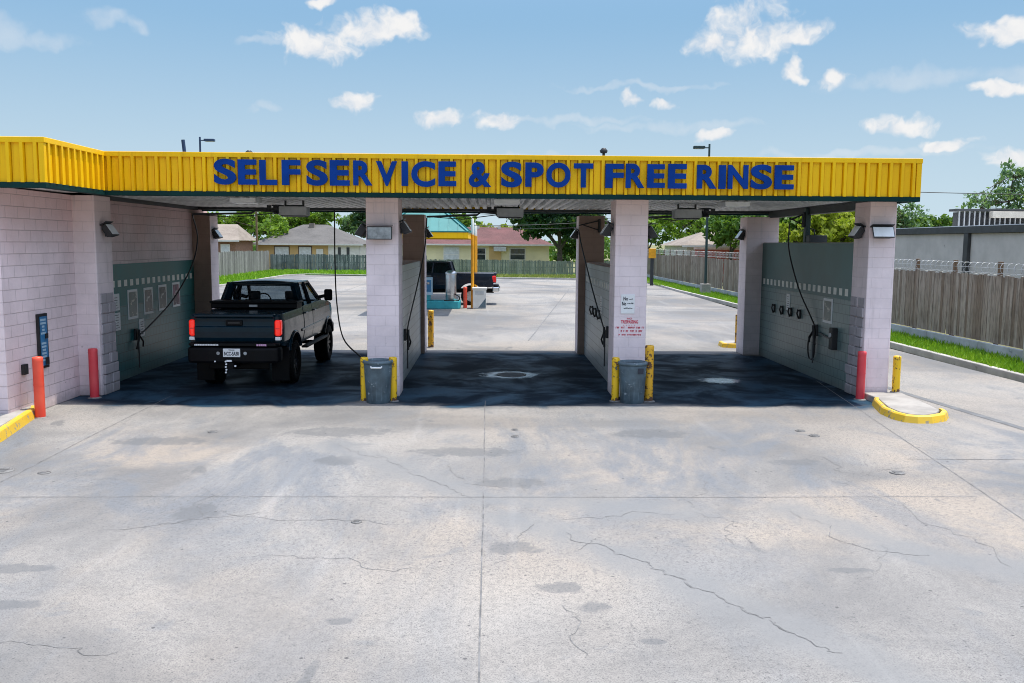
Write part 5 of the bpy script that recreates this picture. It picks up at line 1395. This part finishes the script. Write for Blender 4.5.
tree('tree', 'big dark oak in front of the red roofed house', (7.3, 95), 10, [(-.4, 0, 5.6, 3.6, 3.2, 1.9), (2.2, 0, 5.0, 3.2, 3, 2.0), (-2.6, 0, 4.9, 2.4, 2.5, 1.3), (0, 0, 7.4, 3.8, 3, 2.2), (-3.6, 0, 6.8, 2.2, 2, 1.5)], M_lfD, 2.6, 260, 38, .24, 7, TG, .75, .3)
tree('tree', 'dark leafy shrub at the foot of the big oak', (8.2, 97), 4, [(0, 0, 2.2, 2.0, 1.5, 1.4), (2.2, 0, 2.0, 1.8, 1.5, 1.3)], M_lfM, 1, 60, 30, .2, 8, TG, .5, .1)
for k, (x, y, lob, m, lab) in enumerate([
    (17.5, 100, [(0, 0, 4.8, 3.4, 3, 2.4), (2, 0, 6.2, 3, 2.5, 1.9)], M_lfM, 'round green tree farthest along the right fence'),
    (19.5, 93, [(0, 0, 5.2, 3.2, 3, 2.4), (2.4, 0, 4.6, 2.6, 2.5, 2.2)], M_lfL, 'lighter green tree over the pale low house right'),
    (18.8, 70, [(0, 0, 4.4, 2.3, 2, 1.5), (1.8, 1, 5.2, 2.0, 2, 1.4)], M_lfM, 'mid green tree left of the lamp post behind the right fence'),
    (21.5, 76, [(0, 0, 5.0, 2.8, 2.5, 2.0), (-1.5, 0, 5.8, 2.2, 2, 1.5)], M_lfL, 'light green tree right above the red brick wall'),
    (22.2, 66, [(0, 0, 4.4, 2.4, 2, 1.7), (1.6, 0, 5.2, 2.2, 2, 1.6)], M_lfM, 'green tree above the right end of the red brick wall'),
    (20.3, 58, [(0, 0, 4.2, 1.5, 1.5, 1.4), (1.6, 0, 3.6, 1.3, 1.3, 1.6)], M_lfM, 'green tree seen beside the back pillar of the right bay')]):
    tree('tree', lab, (x, y), 7, lob, m, 2.4, 110, 34, .22, 20+k, TG, .62)
tree('bush', 'yellow green bush showing over the right bay wall', (17.2, 47.5), 5, [(0, 0, 3.6, 1.5, 1.3, 1.5), (1.6, 0, 3.4, 1.3, 1.2, 1.5), (-1.2, 0, 3.2, 1.0, 1, 1.2)], M_lfY, 1.6, 110, 34, .15, 31, None, .42, .1, cat='bush')
tree('bush', 'second yellow green bush right of the thin grey pole', (19.9, 49.5), 5, [(0, 0, 3.8, 1.5, 1.3, 1.6), (1.2, 0, 3.2, 1.2, 1.2, 1.2)], M_lfY, 1.6, 90, 34, .15, 32, None, .42, .1, cat='bush')
tree('tree', 'wispy blue green tree just right of the fascia end', (27.0, 61), 8, [(0, 0, 5.2, 1.6, 1.5, 1.6), (-1.0, 0, 4.2, 1.6, 1.5, 1.2), (1.4, 0, 4.6, 1.6, 1.5, 1.0), (-.4, 0, 6.4, .9, 1, .9)], M_lfB, 2.5, 60, 24, .16, 33, TG, .5)
tree('tree', 'low green tree behind the grey stucco building', (30.5, 62), 6, [(0, 0, 4.2, 1.9, 1.5, .95), (-1.8, 0, 3.9, 1.6, 1.5, .8)], M_lfM, 2.2, 80, 30, .18, 34, TG, .5)
tree('tree', 'tall feathery tree at the right edge behind the roof shed', (34.6, 60), 9, [(0, 0, 6.0, 2.0, 1.8, 1.8), (.2, 0, 7.8, 1.2, 1.2, 1.1), (-1.9, 0, 5.6, 1.5, 1.4, 1.2), (2.0, 0, 6.2, 1.9, 1.6, 1.8)], M_lfB, 3, 85, 26, .16, 35, TG, .55)
tree('tree', 'light green tree at the right edge in front of the feathery one', (36.6, 58), 9, [(0, 0, 5.6, 2.2, 1.8, 1.9), (1.5, 0, 6.4, 2, 1.8, 1.8)], M_lfL, 3, 80, 28, .17, 36, TG, .55)
# leafy strip far behind everything
def wood_line(n, f, name, label, m):
    rr = np.random.default_rng(77); P = np.array([f(rr) for _ in range(n)])
    a = rr.normal(size=(n, 3)); a /= np.linalg.norm(a, axis=1)[:, None]; b_ = np.cross(a, rr.normal(size=(n, 3))); b_ /= np.linalg.norm(b_, axis=1)[:, None]
    s = .55*rr.uniform(.6, 1.4, n)[:, None]; v = np.stack([P-a*s, P+b_*s*.6, P+a*s, P-b_*s*.6], 1)
    me = bpy.data.meshes.new(name); me.from_pydata(v.reshape(-1, 3).tolist(), [], np.arange(4*n).reshape(n, 4).tolist()); me.materials.append(m)
    o = bpy.data.objects.new(name, me); COL.objects.link(o); settag(o, label, 'woods', None, 'stuff')
def fw_(rr):
    x = rr.uniform(-140, 190); hh = 3.0+1.0*math.sin(x*.13)+.7*math.sin(x*.37+1)
    return (x, rr.uniform(150, 162), rr.random()**.8*hh)
wood_line(16000, fw_, 'far_woods', 'low line of distant trees along the horizon', M_lfM)
